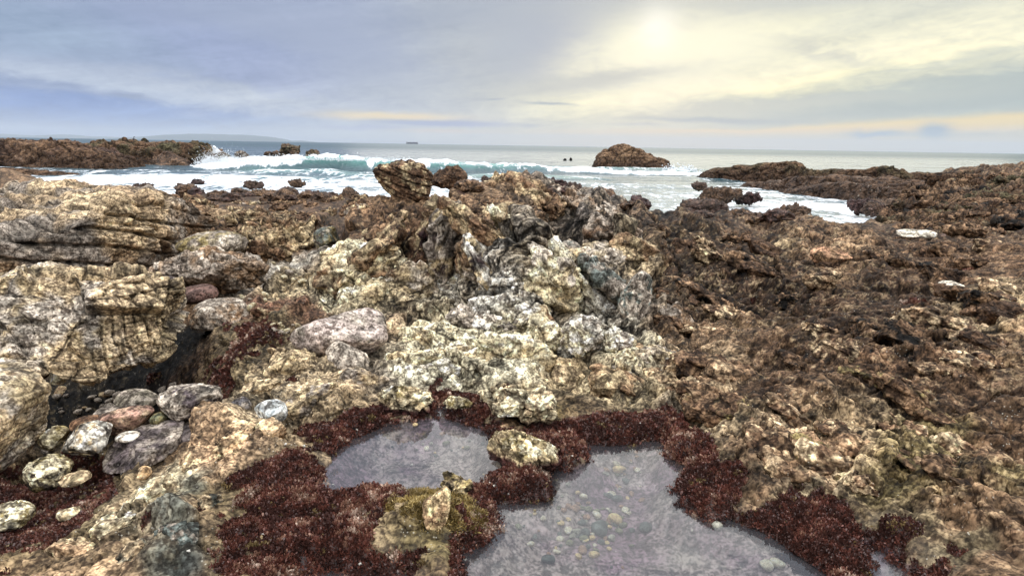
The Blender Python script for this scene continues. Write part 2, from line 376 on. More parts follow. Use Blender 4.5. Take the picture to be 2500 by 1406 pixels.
def _kern(d2): return np.sqrt(d2+0.0012)
A_ = np.stack([K[:,0], K[:,1]*LW], 1)
D = _kern(((A_[:,None]-A_[None])**2).sum(2)) ; n_ = len(K)
Pm = np.concatenate([np.ones((n_,1)), A_], 1)
Big = np.block([[D-0.0*np.eye(n_), Pm], [Pm.T, np.zeros((3,3))]]) 
sol = np.linalg.lstsq(Big, np.concatenate([K[:,2], np.zeros(3)]), rcond=None)[0]
TA = np.linspace(-1.15, 1.05, 330); TL = np.linspace(math.log(0.9), math.log(47), 420)
ga, gl = np.meshgrid(TA, TL, indexing='ij'); q_ = np.stack([ga.ravel(), gl.ravel()*LW], 1)
TZ = np.concatenate([_kern(((c[:,None]-A_[None])**2).sum(2)) @ sol[:n_] + sol[n_] + c @ sol[n_+1:] for c in np.array_split(q_, 40)]).reshape(ga.shape)
def H(a, l):
    x = np.clip((a-TA[0])/(TA[1]-TA[0]), 0, len(TA)-1.001); y = np.clip((l-TL[0])/(TL[1]-TL[0]), 0, len(TL)-1.001)
    i = x.astype(int); j = y.astype(int); fx = x-i; fy = y-j
    return (TZ[i,j]*(1-fx)+TZ[i+1,j]*fx)*(1-fy)+(TZ[i,j+1]*(1-fx)+TZ[i+1,j+1]*fx)*fy
YS = np.exp(np.linspace(math.log(1.3), math.log(46), 1500))
def hit(u, v):
    """first point of the smooth ground along the sight line of a photo pixel"""
    d = ray(u, v); zz = HC+d[2]/d[1]*YS; a = np.full(len(YS), d[0]/d[1])
    h = H(a, np.log(YS)); k = np.argmax(zz <= h)
    if zz[k] > h[k]: k = len(YS)-1
    return d[0]/d[1]*YS[k], YS[k], h[k]
def ell(u, v, ru, rv):
    x, y, z = hit(u, v); y0 = hit(u, v+rv)[1]; y1 = hit(u, v-rv)[1]
    rl = min(max((math.log(y1)-math.log(y0))/2, 0.015), 0.35)
    return x/y, math.log(y), max(ru/FPX, 0.004), rl
def blobw(A, Lg, e, s=1.0):
    d = ((A-e[0])/e[2])**2+((Lg-e[1])/e[3])**2
    return s*np.exp(-d*0.9)

# pool outlines, surveyed on the water level
POOLS = [
 [(785,1208),(798,1160),(820,1098),(868,1066),(940,1042),(1000,1030),(1052,1022),(1074,985),(1090,990),(1104,1022),(1150,1036),(1195,1046),(1213,1090),(1248,1130),(1232,1152),(1190,1165),(1176,1192),(1100,1206),(1040,1212),(980,1210),(900,1196),(830,1213)],
 [(1340,1150),(1400,1142),(1432,1125),(1422,1085),(1460,1086),(1540,1086),(1560,1076),(1612,1076),(1628,1110),(1668,1140),(1680,1160),(1650,1195),(1668,1230),(1705,1258),(1740,1268),(1775,1262),(1830,1288),(1892,1322),(1945,1362),(2015,1400),(2040,1520),(1100,1520),(1112,1350),(1180,1336),(1215,1290),(1198,1232),(1262,1226),(1332,1214)],
 [(715,1402),(800,1386),(900,1392),(1020,1385),(1030,1500),(700,1500)],
 [(2088,1330),(2150,1326),(2195,1368),(2262,1420),(2230,1500),(2130,1500),(2105,1370)],
]
PW = [np.array([atz(u, v, 0)[:2] for u, v in p]) for p in POOLS]
def polysd(x, y, poly):
    """signed distance, positive inside"""
    d = np.full(len(x), 1e9); ins = np.zeros(len(x), bool); n = len(poly)
    for i in range(n):
        x0, y0 = poly[i]; x1, y1 = poly[(i+1)%n]; ex, ey = x1-x0, y1-y0
        wx, wy = x-x0, y-y0; t = np.clip((wx*ex+wy*ey)/(ex*ex+ey*ey), 0, 1)
        d = np.minimum(d, (wx-ex*t)**2+(wy-ey*t)**2)
        c = ((y0 > y) != (y1 > y)) & (x < (x1-x0)*(y-y0)/(y1-y0+1e-12)+x0); ins ^= c
    d = np.sqrt(d); return np.where(ins, d, -d)

print('setup', time.time()-T0)
# ------------------------------------------------------------------ colours of the ground (rock colours, plus shade painted into the hollows)
PAL = dict(cream=(222,212,178), white=(220,216,204), tan=(196,174,134), otan=(200,166,120), rust=(138,98,68), brown=(142,113,76), dbrown=(94,71,48),
           grey=(152,142,130), pgrey=(182,172,158), slate=(108,116,112), moss=(98,92,64), red=(84,48,40), dred=(64,42,34), olive=(132,118,66), black=(42,38,34), sand=(178,160,120), umber=(120,92,60))
PAL = {k: lin(v) for k, v in PAL.items()}
def PL(c): return PAL[c] if isinstance(c, str) else lin(c)
# (u, v, ru, rv, colour, strength)
TINT = [
 (150,1380,200,60,'otan',2), (330,1250,120,60,'tan',2.4), (430,1180,60,45,'cream',1.6), (300,1290,60,30,'cream',1.4), (560,1100,90,55,'otan',2.4), (640,1060,70,40,'tan',2),
 (120,1260,150,80,'dred',2.4), (60,1330,80,40,'dred',1.6), (250,1190,90,40,'dred',2), (420,1290,45,80,'slate',3.4), (470,1210,40,35,'slate',2.5), (380,1390,50,30,'slate',3),
 (560,1350,90,90,'red',1.6), (680,1230,110,90,'red',2.6), (720,1330,190,90,'red',3), (900,1280,180,70,'red',2.6), (560,1240,60,50,'olive',1.6), (520,1300,50,60,'otan',1.6),
 (1050,1330,140,60,'olive',2.6), (1180,1300,70,60,'red',1.8), (900,1330,60,25,'olive',1.2), (1080,1250,80,40,'olive',2), (860,1020,70,35,'dred',2), (800,1060,80,40,'red',1.6),
 (1000,1000,90,22,'red',2.2), (1160,1000,60,25,'red',2), (1320,1010,50,20,'olive',1), (1560,1045,120,28,'red',3.2), (1690,1150,50,60,'red',3), (1760,1240,60,30,'red',3), (1960,1330,80,50,'red',2.5), (1280,1180,80,60,'red',3), (1400,1090,50,40,'red',1.6),
 (2060,1390,60,50,'red',2.6), (2200,1330,80,30,'dred',1.8), (2320,1390,80,30,'dred',1.2),
 (700,900,110,80,'tan',2.4), (620,960,60,50,'sand',1.6), (820,960,110,50,'tan',2), (900,900,60,60,'grey',1.5), (900,820,90,30,'grey',1.6),(980,810,50,30,'otan',1.8), (560,880,60,60,'dred',2.6), (640,820,80,35,'dred',2.2), (560,960,30,30,'dred',1.5), (690,760,80,20,'rust',2.2),
 (1070,870,110,60,'cream',3.4), (1120,810,60,25,'cream',2.4), (1240,880,70,50,'cream',3), (1290,830,60,40,'cream',2.6), (1000,920,50,30,'cream',1.6), (1220,950,80,12,'red',1.6), (1080,960,90,10,'red',1.8),
 (1430,840,80,45,'white',2.6), (1520,880,70,40,'cream',2), (1450,930,90,35,'sand',2.2), (1560,970,90,40,'sand',2), (1650,1010,50,30,'pgrey',1.4), (1700,930,100,60,'tan',1.6),
 (860,690,90,60,'cream',2.2), (720,700,70,30,'sand',1.6), (950,700,90,50,'sand',2), (1080,700,60,60,'white',1.6), (1100,640,60,40,'pgrey',1), (1000,600,120,40,'black',1.5), (1060,560,80,30,'umber',1.6), (900,570,80,40,'umber',2), (1230,640,100,60,'pgrey',1.4), (1200,720,40,50,'white',2.2), (1330,700,60,60,'sand',1.8), (1390,690,50,50,'cream',2.2), (1260,740,70,30,'white',2.6), (1330,750,60,20,'grey',1.6), (1440,720,40,50,'white',1.8),
 (1180,560,100,40,'umber',2.2), (1260,520,90,30,'brown',2), (1400,500,110,30,'grey',1.7), (1500,530,60,30,'umber',1.6), (1280,470,80,25,'brown',2), (1385,580,60,18,(24,22,22),6), (1540,640,60,50,'sand',1.4), (1560,720,50,50,'grey',2.2), (1480,640,50,40,'grey',1.4),  # the near-black blob is cave shade painted into the ground colour
 (450,540,80,40,'brown',2), (600,520,120,40,'brown',2), (760,520,80,40,'umber',2), (560,490,160,15,'dbrown',2.4), (850,490,60,20,'dbrown',2), (700,600,60,30,'umber',1.2), (600,700,60,30,'pgrey',1.6), (700,660,50,20,'white',1.2), (150,430,150,15,'umber',3),
 (1700,560,100,40,'dbrown',2.4), (1850,560,120,30,'umber',2), (2000,600,80,30,'umber',1.6), (1700,640,100,50,'dbrown',2), (1900,620,60,25,'sand',1.0), (1750,720,110,60,'dbrown',2.4), (1900,720,120,60,'dbrown',2.2), (2050,620,60,25,'otan',1.3), (2080,660,70,40,'brown',1.6), (2200,680,120,60,'dbrown',2.2), (2350,640,120,40,'umber',1.8), (2150,540,90,25,'dbrown',2.6),
 (2000,800,160,60,'dbrown',2.2), (2250,800,150,50,'umber',1.6), (2400,760,100,40,'sand',1.4), (2430,870,90,50,'brown',1.6), (1800,830,120,50,'brown',2), (1960,900,120,50,'umber',2), (2200,920,140,60,'umber',2), (2400,960,100,60,'dbrown',1.5), (1850,960,60,50,'dbrown',1.5),
 (1760,1050,80,60,'tan',1.6), (1900,1100,100,60,'brown',1.8), (2080,1060,120,60,'tan',1.7), (2250,1090,120,60,'olive',1.6), (2420,1100,90,60,'umber',1.6), (2050,1200,90,50,'tan',1.6), (2200,1230,110,50,'olive',1.6), (2350,1290,120,60,'brown',1.8), (2440,1220,60,40,'olive',1.4), (2450,1370,60,40,'umber',1.6), (1900,1230,60,40,'brown',1.5),
 (2350,560,150,25,'dbrown',2.8), (2420,490,150,25,'umber',2.6), (2380,440,150,20,'umber',2.4), (2300,520,100,20,'dbrown',2.4),
 (400,1000,150,60,'dbrown',2.4), (200,1000,120,80,'black',2.2), (300,940,200,40,(22,20,20),6), (200,1010,120,60,(24,22,22),5), (330,1000,120,40,(26,24,24),4), (560,990,30,20,'grey',1),  # near-black blobs paint the deep shade under the left boulder
]
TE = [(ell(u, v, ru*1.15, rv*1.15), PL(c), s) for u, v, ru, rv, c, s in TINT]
ALG = [(e, s) for (e, c, s), t in zip(TE, TINT) if t[4] in ('red', 'dred')]
def W(lst):
    return [ell(*q[:4])+(q[4],) for q in lst]
# where the rock is broken into blocks / pitted like sponge / smooth / ribbed by strata
WB = W([(1200,640,420,150,1.0),(1080,870,200,80,.9),(1400,850,200,90,.9),(1500,940,180,60,.6),(700,900,180,110,.6),(860,700,150,80,.9),(600,560,300,60,.9),(560,1090,120,70,.6),(300,1290,220,60,.5),(1450,520,200,60,.9),(700,690,100,40,.5)])
WP = W([(1000,620,230,60,.9),(1850,700,350,120,1.),(2200,850,350,150,1.),(2050,1100,420,160,.9),(2350,1200,260,150,.9),(1700,960,150,90,.7),(2350,560,200,60,1.),(2420,480,220,40,1.),(2380,430,200,20,1.),(1700,560,160,40,.9),(2000,570,160,30,.9),(1250,650,120,80,.5)])
DENT = W([(1385,578,70,22,.34),(1330,545,22,14,.12),(800,552,38,15,.3),(1040,545,13,30,.16),(1385,752,60,25,.10),(2140,815,90,14,.05),(1930,700,110,18,.07),(2230,700,120,18,.08),(1860,745,90,22,.07),(2300,740,50,20,.09),(1330,800,16,60,.03),(1170,860,5,60,.04),(1020,700,8,60,.07),(905,620,6,30,.05),(1870,900,60,30,.05),(2380,985,80,25,.05)])
# knobs and ledges standing proud
KNOB = W([(1060,1290,120,46,.045),(1000,530,70,30,.06),(1170,500,60,30,.08),(1265,455,60,20,.05),(1240,600,60,40,.10),(1300,640,70,50,.08),(1090,660,60,50,.07),(880,640,50,50,.05),(950,690,60,50,.06),(1210,760,45,30,.08),(1000,480,80,14,.04),(1440,480,50,16,.06),(1560,600,50,30,.07),(1950,600,60,20,.06),(2060,640,60,20,.07),(2140,610,60,12,.05),(1780,760,70,40,.05),(1560,500,26,10,.06),(620,540,60,20,.08),(470,510,50,15,.07),(750,550,50,15,.08)])

def surface_detail(P, N, wb, wp, fade, flat):
    """displacement in metres along N for rock; flat = 0..1 damping (under water, algae turf)"""
    w = P + 0.030*np.stack([vn(P*5.1), vn(P*5.3+7), vn(P*4.9+3)], 1) + .012*np.stack([vn(P*17), vn(P*17+7), vn(P*17+3)], 1)
    # bedding fans over the outcrop: beds dip left on its left side, right on its right side
    th = np.clip(-0.25-0.42*(w[:,0]-.1), -.75, .85); ct, st_ = np.cos(th), np.sin(th)
    g = np.stack([w[:,0]*ct-w[:,2]*st_, w[:,1]+.25*w[:,0], w[:,0]*st_+w[:,2]*ct], 1).astype(f32)
    b1 = blocks(g*np.array([1.7,2.0,3.3],f32), 1); b2 = blocks(g*np.array([5.0,6.0,10.5],f32)+3.3, 2)
    e1 = ss(0,.26,b1[:,1]); e2 = ss(0,.24,b2[:,1])
    c1 = np.exp(-b1[:,1]/0.035); c2 = np.exp(-b2[:,1]/0.05)
    r1 = fbm(w*2.2, 4, .55, True)
    big = fbm(w*0.9, 3, .5, False, 9.1)
    blk = e1*(0.060*b1[:,0]+.20*b1[:,3])+e2*(0.020*b2[:,0]+.060*b2[:,3])-0.050*c1-0.020*c2
    gen = 0.060*big+0.030*r1
    pw = g+.02*np.stack([vn(g*13), vn(g*13+5), vn(g*13+9)], 1)
    pf = voro(pw*np.array([7,10,13],f32), 5)[0]; pf2 = voro(pw*np.array([18,24,34],f32)+2.2, 6)[0]
    pit = -0.075*ss(.50, .10, pf)-0.026*ss(.5, .08, pf2)+e2*(.06*b2[:,3]+.015*b2[:,0])+e1*.12*b1[:,3]
    stc = g[:,2]+.02*r1
    sm = ss(-.1, .35, fbm(P*0.8, 2, .5, False, 30.3))
    lam = (np.abs(((stc*24)%1)-.5)*2-.5)*0.010+(((stc*7.3)%1)-.5)*0.024
    d = (blk*wb + pit*wp + gen*(0.6+0.4*np.maximum(wb, wp)) + wp*.085*fbm(g*np.array([1.1,1.6,2.6],f32), 4, .55, True, 3.3) + .5*lam*sm*(.35+.65*np.maximum(wb,wp*.8)))*(1-flat)
    d += flat*(0.020*big+.014*b2[:,3])
    return np.stack([d*fade, np.clip(c1+c2*.85, 0, 1), b2[:,2], ss(.34,.10,pf)+.7*ss(.30,.10,pf2)], 1).astype(f32)
def fine_detail(P, wb, wp, flat, k):
    """small facets, grains and flakes, evaluated on the already broken surface so nothing stretches"""
    Q = P*k[:,None]
    w = Q+.006*np.stack([vn(Q*31), vn(Q*31+7), vn(Q*31+3)], 1)
    th = np.clip(-0.25-0.42*(P[:,0]-.1), -.75, .85); ct, st_ = np.cos(th), np.sin(th)
    g = np.stack([w[:,0]*ct-w[:,2]*st_, w[:,1], w[:,0]*st_+w[:,2]*ct], 1).astype(f32)
    b3 = blocks(g*np.array([13,14,24],f32)+1.3, 3); b4 = blocks(g*np.array([30,34,52],f32)+4.3, 4); b5 = blocks(g*np.array([62,66,90],f32)+2.3, 8)
    e3 = ss(0,.2,b3[:,1]); c3 = np.exp(-b3[:,1]/.08); c4 = np.exp(-b4[:,1]/.10)
    sp = np.clip(1.6*fbm(Q*17, 3, .6, False, 2.2),-1,1); r2 = np.clip(1.5*fbm(Q*6, 4, .6, False, 5.1),-1,1)
    a = np.maximum(wb, wp)
    d = (e3*(.004*b3[:,0]+.014*b3[:,3])*(.4+.6*a)-.010*c3*a+.0035*b4[:,3]+.004*sp)*(1-flat*.7)+.010*r2*(.3+.7*flat)
    return np.stack([d, c3, c4, .36*b3[:,2]+.36*b4[:,2]+.28*b5[:,2], sp, r2], 1).astype(f32)

def build_ground():
    na = int(1300*DETAIL)
    a = np.linspace(-0.93, 0.93, na)
    out = np.geomspace(0.945, 6, 45)
    a = np.concatenate([-out[::-1], a, out])
    step = 0.00185/DETAIL
    l = np.concatenate([np.linspace(math.log(.3), math.log(1.35), 40)[:-1], np.arange(math.log(1.35), math.log(9.8), step), np.arange(math.log(9.8), math.log(46), step*2.6)])
    AA, LL = np.meshgrid(a, l, indexing='xy'); nr, nc = AA.shape
    A = AA.ravel(); Lg = LL.ravel(); Y = np.exp(Lg); X = A*Y
    z = H(np.clip(A, -1.14, 1.04), Lg)
    n = len(A); print('ground verts', n)
    # pools
    near = (Y < 3.7) & (np.abs(A) < 1.2)
    xs, ys = X[near], Y[near]
    q = np.stack([xs, ys, 0*xs], 1).astype(f32)
    rim = par(lambda p: 0.020*fbm(p*9, 4, .6)+0.012*fbm(p*38, 3, .6, True), len(q), q)
    sdm = np.full(n, -9.0); ssd = np.full(len(xs), -9.0)
    for k, p in enumerate(PW):
        ssd = np.maximum(ssd, polysd(xs, ys, p)*(1.0 if k in (0,1) else .8))
    ssd = ssd+rim; sdm[near] = ssd
    dep = par(lambda p: fbm(p*3.1, 3, .5), len(q), q)
    zz = z[near]
    rimz = 0.016+0.03*ss(0, .12, -ssd)
    outz = np.maximum(zz, np.where(ssd > -.25, rimz*0+0.014, -9)) + 0.02*ss(0,.05,-ssd)*ss(.3,.1,-ssd)
    inz = -0.010-0.085*ss(0, .16, ssd)+0.03*dep*ss(0,.1,ssd)
    gul = ss(-.62,-.50, xs/ys)  # the boulder gully on the left lies below the pools
    zz = np.where(ssd > 0, inz, np.where((ssd > -.3) & (gul > .5), outz, zz))
    z[near] = zz
    G = np.stack([X, Y, z], 1).reshape(nr, nc, 3)
    def gnorm(G):
        du = np.gradient(G, axis=1); dv = np.gradient(G, axis=0); N = np.cross(du, dv)
        return (N/np.maximum(np.linalg.norm(N, axis=2, keepdims=True), 1e-12)).reshape(-1, 3).astype(f32)
    P = G.reshape(-1, 3).astype(f32)
    wv = par(lambda p: np.stack([fbm(p*3.3, 4, .6, False, 1.1), fbm(p*3.3, 4, .6, False, 8.8), fbm(p*14, 3, .6, False, 4.4), fbm(p*1.1, 3, .5, False, 14.4)], 1), n, P)
    sc = (1/np.maximum(Y, 2.0))
    Aw = A+(0.10*wv[:,0]+0.03*wv[:,2])*np.minimum(sc*2.2,1)*.6; Lw = Lg+(0.11*wv[:,1]+0.03*wv[:,2])*np.minimum(sc*2.2,1)*.8
    def wsum(lst, A, Lg):
        s = np.zeros(n)
        for e in lst: s = np.maximum(s, blobw(A, Lg, e, e[4]))
        return s
    wb = np.clip(0.25+wsum(WB, Aw, Lw), 0, 1); wp = np.clip(0.12+wsum(WP, Aw, Lw), 0, 1)
    tint = np.zeros((n, 3)); ws = np.full(n, 0.12); base = PAL['brown']; tint += base*0.12
    alg = np.zeros(n)
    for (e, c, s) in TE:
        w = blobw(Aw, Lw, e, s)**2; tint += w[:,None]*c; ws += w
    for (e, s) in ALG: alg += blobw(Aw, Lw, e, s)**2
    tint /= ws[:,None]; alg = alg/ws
    # turf also rings every pool
    ring = ss(-.050-.08*wv[:,1], -.010, sdm)*ss(-.15, .15, wv[:,0]+.35*wv[:,2]+.14); inside = ss(-.004, .006, sdm)
    alg = np.clip(np.maximum(alg, ring*.9), 0, 1)
    alg0 = np.clip(alg, 0, 1)
    alg = ss(.62, .73, alg+.50*wv[:,2]+.62*wv[:,0])
    tint = tint*(1-ring[:,None]*.8)+PAL['red']*ring[:,None]*.8
    bare_ = (np.clip(alg0*1.3,0,1)*(1-alg)*.8*(1-inside))[:,None]; tint = tint*(1-bare_)+(PAL['tan']*.55+PAL['olive']*.45)*.8*bare_
    fade = 1.0
    N = gnorm(G)
    # dents, knobs on the smooth form
    d0 = np.zeros(n)
    for e in DENT: d0 -= blobw(Aw*.5+A*.5, Lw*.5+Lg*.5, e, e[4]*1.5)
    for e in KNOB: d0 += np.minimum(blobw(Aw, Lw, e, e[4]*1.5), e[4])
    farA = 1+ss(5, 16, Y)*.9
    Pd = P+N*(d0*(1-inside))[:,None].astype(f32)
    N = gnorm(Pd.reshape(nr, nc, 3))
    flat = np.clip(np.maximum(inside*.85, alg*.45*(Y<4.5)), 0, 1)
    flat = np.maximum(flat, ss(-.10, -.01, sdm)*.85)
    ls = (1/farA).astype(f32)   # broader features far away
    R = par(lambda p, nn, b, c, fl, k: surface_detail(p*k[:,None], nn, b, c, np.float32(1), fl), n, Pd, N, wb.astype(f32), wp.astype(f32), flat.astype(f32), ls)
    d = R[:,0]*np.where(np.abs(A) > .95, .6, 1)*(1+1.1*ss(9,14,Y)*(A>.5))
    Pf = Pd+N*d[:,None].astype(f32)
    # even out the vertex spacing on steep faces: slide vertices along the surface only
    Gf = Pf.reshape(nr, nc, 3).copy()
    for it in range(14):
        if it % 4 == 0: Nn_ = gnorm(Gf).reshape(nr, nc, 3)
        m_ = Gf[1:-1,1:-1]; dl = (Gf[:-2,1:-1]+Gf[2:,1:-1]+Gf[1:-1,:-2]+Gf[1:-1,2:])*.25-m_
        nn_ = Nn_[1:-1,1:-1]; dl = dl-nn_*((dl*nn_).sum(2, keepdims=True)*(.72 if it < 4 else .97)); Gf[1:-1,1:-1] = m_+.8*dl
    Pf = Gf.reshape(-1,3)
    N2 = gnorm(Gf)
    R2 = par(lambda p, b, c, fl, k: fine_detail(p, b, c, fl, k), n, Pf, wb.astype(f32), wp.astype(f32), flat.astype(f32), ls)
    Pf = Pf+N2*(R2[:,0]*(1+1.5*ss(8,14,Y)*(A>.45)))[:,None].astype(f32)
    # keep the rim above the water, the bottom below it
    nm = sdm > -.14
    Pf[:,2] = np.where(nm & (sdm < -.004), np.maximum(Pf[:,2], 0.004+0.01*wv[:,2]+.006), Pf[:,2])
    Pf[:,2] = np.where(sdm > .006, np.minimum(Pf[:,2], -0.006), Pf[:,2])
    # colour variety of the rock, with shade painted into its cracks
    tone = .2*R[:,2]+.8*R2[:,3]; crack = np.clip(R[:,1]+.6*R2[:,1]+.35*R2[:,2],0,1); pitm = np.clip(R[:,3]+.3*R2[:,2],0,1)
    v1 = (wv[:,0]*.55+wv[:,2]*.45)
    spn = R2[:,4]; r2n = R2[:,5]
    tint = tint*(1+.6*v1[:,None])*(1+(2.6*(tone-.5)*(.45+.55*np.maximum(wb,wp))*(1-alg)*(1-.6*inside))[:,None])*(1+np.clip(.55*spn+.5*r2n,-.8,.9)*(.6+.6*wp)*(1-.6*alg)*(1-.8*inside))[:,None]
    warm = np.clip(wv[:,1]*1.5, -1, 1)[:,None]
    tint = tint*(1+np.array([.07,.0,-.16])*warm*(1-alg[:,None]*.7))
    lich = ss(.25,.6, wv[:,3]+.5*wv[:,2])[:,None]*(1-alg[:,None])
    tint = tint*(1-lich*.18)+PAL['olive']*lich*.18*.8
    crevice_shade = np.clip(crack*(.3+.7*wb)*1.0+pitm*wp*.95*ss(-.5,.2,wv[:,1]), 0, 1)*(1-inside)  # darkens cracks and pits in the colour, as shade the mesh lacks
    tint = tint*(1-crevice_shade[:,None]*.86)
    blot = ss(.05,.35, wv[:,0]+.6*wv[:,2]+.25*spn)*np.clip(wp-.35,0,1)*(1-inside)*.9
    tint = tint*(1-.45*blot[:,None])
    fl = (ss(.60,.78,tone)*np.clip(wp+.2,0,1)*(1-alg)*(1-inside)*ss(40,25,Y))[:,None]; tint = tint*(1-.5*fl)+PAL['sand']*fl*.5
    # mussel and tunicate crust on the outcrop's waist
    cr = wsum(W([(1000,610,150,50,1),(1180,640,110,40,.8),(860,650,80,50,.7),(1130,560,120,30,.5),(1400,640,60,50,.4)]), A, Lg)
    crm = ss(.30, .16, np.abs(pitm*0+R[:,3]-1))*0+ss(.15,.45,R[:,3])*ss(.25,.5,cr+.25*wv[:,2])
    tint = tint*(1-crm[:,None]*.85)+lin((48,26,30))*crm[:,None]*.85
    # low rock by the sea is dark and wet
    wetz = ss(-.35, -.75, Pf[:,2])*ss(12, 18, Y); tint = tint*(1-.55*wetz[:,None])
    ub = inside[:,None]
    under = lin((140,112,128))*(0.75+.6*wv[:,2:3]) ; bare = lin((168,160,148))
    bm = ss(.0,.5, wv[:,0]+.25)[:,None]
    tint = tint*(1-ub)+ub*(under*(1-bm*.55)+bare*bm*.55)
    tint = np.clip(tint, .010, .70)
    wet = np.clip(.15*ss(-.5,-.2,Pf[:,2])*0+.10+.3*alg+.8*wetz+ss(-.10,0,sdm)*.4, 0, 1)
    crk = np.clip(wb*.55-alg-inside, 0, 1)
    idx = np.arange(n).reshape(nr, nc)
    F = np.stack([idx[:-1,:-1], idx[:-1,1:], idx[1:,1:], idx[1:,:-1]], 2).reshape(-1, 4)
    o = mk('ground', Pf, F, M_ROCK, dict(tint=tint, wet=wet, crack=crk)); tag(o, 'rugged tan and brown rocky shore with tide pools', kind='structure')
    return Pf.reshape(nr, nc, 3), N.reshape(nr, nc, 3), alg.reshape(nr, nc), a, l, sdm.reshape(nr, nc), inside.reshape(nr,nc)
GP, GN, GALG, GA, GLn, GSD, GIN = build_ground()
print('ground', time.time()-T0)
def ground_z(x, y):
    i = np.clip(np.searchsorted(GLn, math.log(max(y, .31))), 1, len(GLn)-1); j = np.clip(np.searchsorted(GA, x/y), 1, len(GA)-1)
    return float(GP[i, j, 2])
def ground_hit(u, v):
    """real ground point seen at a photo pixel"""
    d = ray(u, v); j = np.clip(np.searchsorted(GA, d[0]/d[1]), 1, len(GA)-1)
    yy = GP[:, j, 1]; zz = HC+d[2]/d[1]*yy; k = np.where((zz <= GP[:, j, 2]) & (yy > 1.3))[0]
    k = k[0] if len(k) else len(yy)-1
    return GP[k, j]

# ------------------------------------------------------------------ red algae turf
def build_algae():
    r = np.random.default_rng(3)
    P = GP.reshape(-1,3); Nn = GN.reshape(-1,3); al = GALG.ravel(); sdv = GSD.ravel()
    Y = P[:,1]; ok = (al > .25) & (Y < 5.6) & (Y > 1.5) & (np.abs(P[:,0]/Y) < .93) & (sdv < .03)
    w = al*ok*np.minimum(Y, 4)**0.7; w = np.nan_to_num(w); w /= w.sum()
    n = int(110000*DETAIL); ids = r.choice(len(P), n, p=w)
    nb = 6; B = np.repeat(P[ids], nb, 0); Nb = np.repeat(Nn[ids], nb, 0); m = len(B)
    size = np.repeat(r.uniform(.6, 1.5, n), nb)*r.uniform(.6,1.2,m)*0.0074*(np.maximum(B[:,1],2.2)/2.4)
    B = B+r.normal(0, .005, (m,3)); dirv = Nb*.7+r.normal(0, .65, (m,3)); dirv[:,2] += .35; dirv /= np.linalg.norm(dirv, axis=1, keepdims=True)
    side = np.cross(dirv, r.normal(0,1,(m,3))); side /= np.linalg.norm(side, axis=1, keepdims=True)
    s = size[:,None]
    v0 = B-side*s*.16-Nb*.003; v1 = B+side*s*.16-Nb*.003; v2 = B+dirv*s*.6+side*s*.42; v3 = B+dirv*s*1.0; v4 = B+dirv*s*.6-side*s*.42
    V = np.stack([v0, v1, v2, v3, v4], 1).reshape(-1,3)
    k = np.arange(m)*5
    F = np.concatenate([np.stack([k,k+1,k+2],1), np.stack([k,k+2,k+4],1), np.stack([k+2,k+3,k+4],1)])
    pal = np.stack([lin((102,62,52)), lin((72,46,40)), lin((140,104,86)), lin((128,108,72)), lin((184,160,142))])
    q = P[ids].astype(f32); h_ = fbm(q*9, 4, .65)+.45*vn(q*60); ci = np.digitize(h_, [-.55,-.05,.28,.50]); ci = np.array([3,1,0,2,4])[ci]
    c = pal[ci]*r.uniform(.82,1.15,(n,1))*(1+.5*fbm(q*22+3, 2, .6))[:,None]; c = np.repeat(np.clip(c,.01,.8), nb*5, 0)
    mt, nt, b = new_mat('red_turf'); tn = attr(nt, 'tint', 'Color'); nt.links.new(tn.s, b.inputs['Base Color']); b.inputs['Roughness'].default_value = .36
    b.inputs['Specular IOR Level'].default_value = .5
    o = mk('red_algae', V, F, mt, dict(tint=c)); tag(o, 'dark red algae turf matted round the tide pools', 'algae', kind='stuff')
build_algae()
def build_straw():
    r = np.random.default_rng(4); P = GP.reshape(-1,3); Nn = GN.reshape(-1,3); e = ell(1065,1290,120,48)
    A = P[:,0]/np.maximum(P[:,1],.1); w = blobw(A, np.log(np.maximum(P[:,1],.1)), e)**1.5; e2 = ell(1120,1190,50,22); w = w+.6*blobw(A, np.log(np.maximum(P[:,1],.1)), e2)**2
    w = w*(w > .18)*(GSD.ravel() < .0)*(fbm(P.astype(f32)*11, 3, .6) > -.18); w /= w.sum(); n = 9000; ids = r.choice(len(P), n, p=w); nb = 5
    B_ = np.repeat(P[ids], nb, 0)+r.normal(0,.004,(n*nb,3)); m = len(B_); d = np.repeat(Nn[ids], nb, 0)*.5+r.normal(0,.8,(m,3)); d[:,2] += .3; d /= np.linalg.norm(d,axis=1,keepdims=True)
    sd_ = np.cross(d, r.normal(0,1,(m,3))); sd_ /= np.linalg.norm(sd_,axis=1,keepdims=True); s_ = r.uniform(.008,.020,(m,1))
    V = np.stack([B_-sd_*s_*.10, B_+sd_*s_*.10, B_+d*s_*.6+sd_*s_*.14, B_+d*s_], 1).reshape(-1,3); k = np.arange(m)*4
    F = np.concatenate([np.stack([k,k+1,k+2],1), np.stack([k,k+2,k+3],1)])
    pal = np.stack([lin((150,128,76)), lin((116,98,58)), lin((182,160,104)), lin((92,66,50))]); c = pal[np.digitize(fbm(P[ids].astype(f32)*14,3,.6), [-.2,.12,.4])]*r.uniform(.8,1.2,(n,1))
    o = mk('straw_algae', V, F, bpy.data.materials['red_turf'], dict(tint=np.repeat(c, nb*4, 0))); tag(o, 'straw coloured algae tuft on the rock between the pools', 'algae', kind='stuff')
build_straw()
print('algae', time.time()-T0)

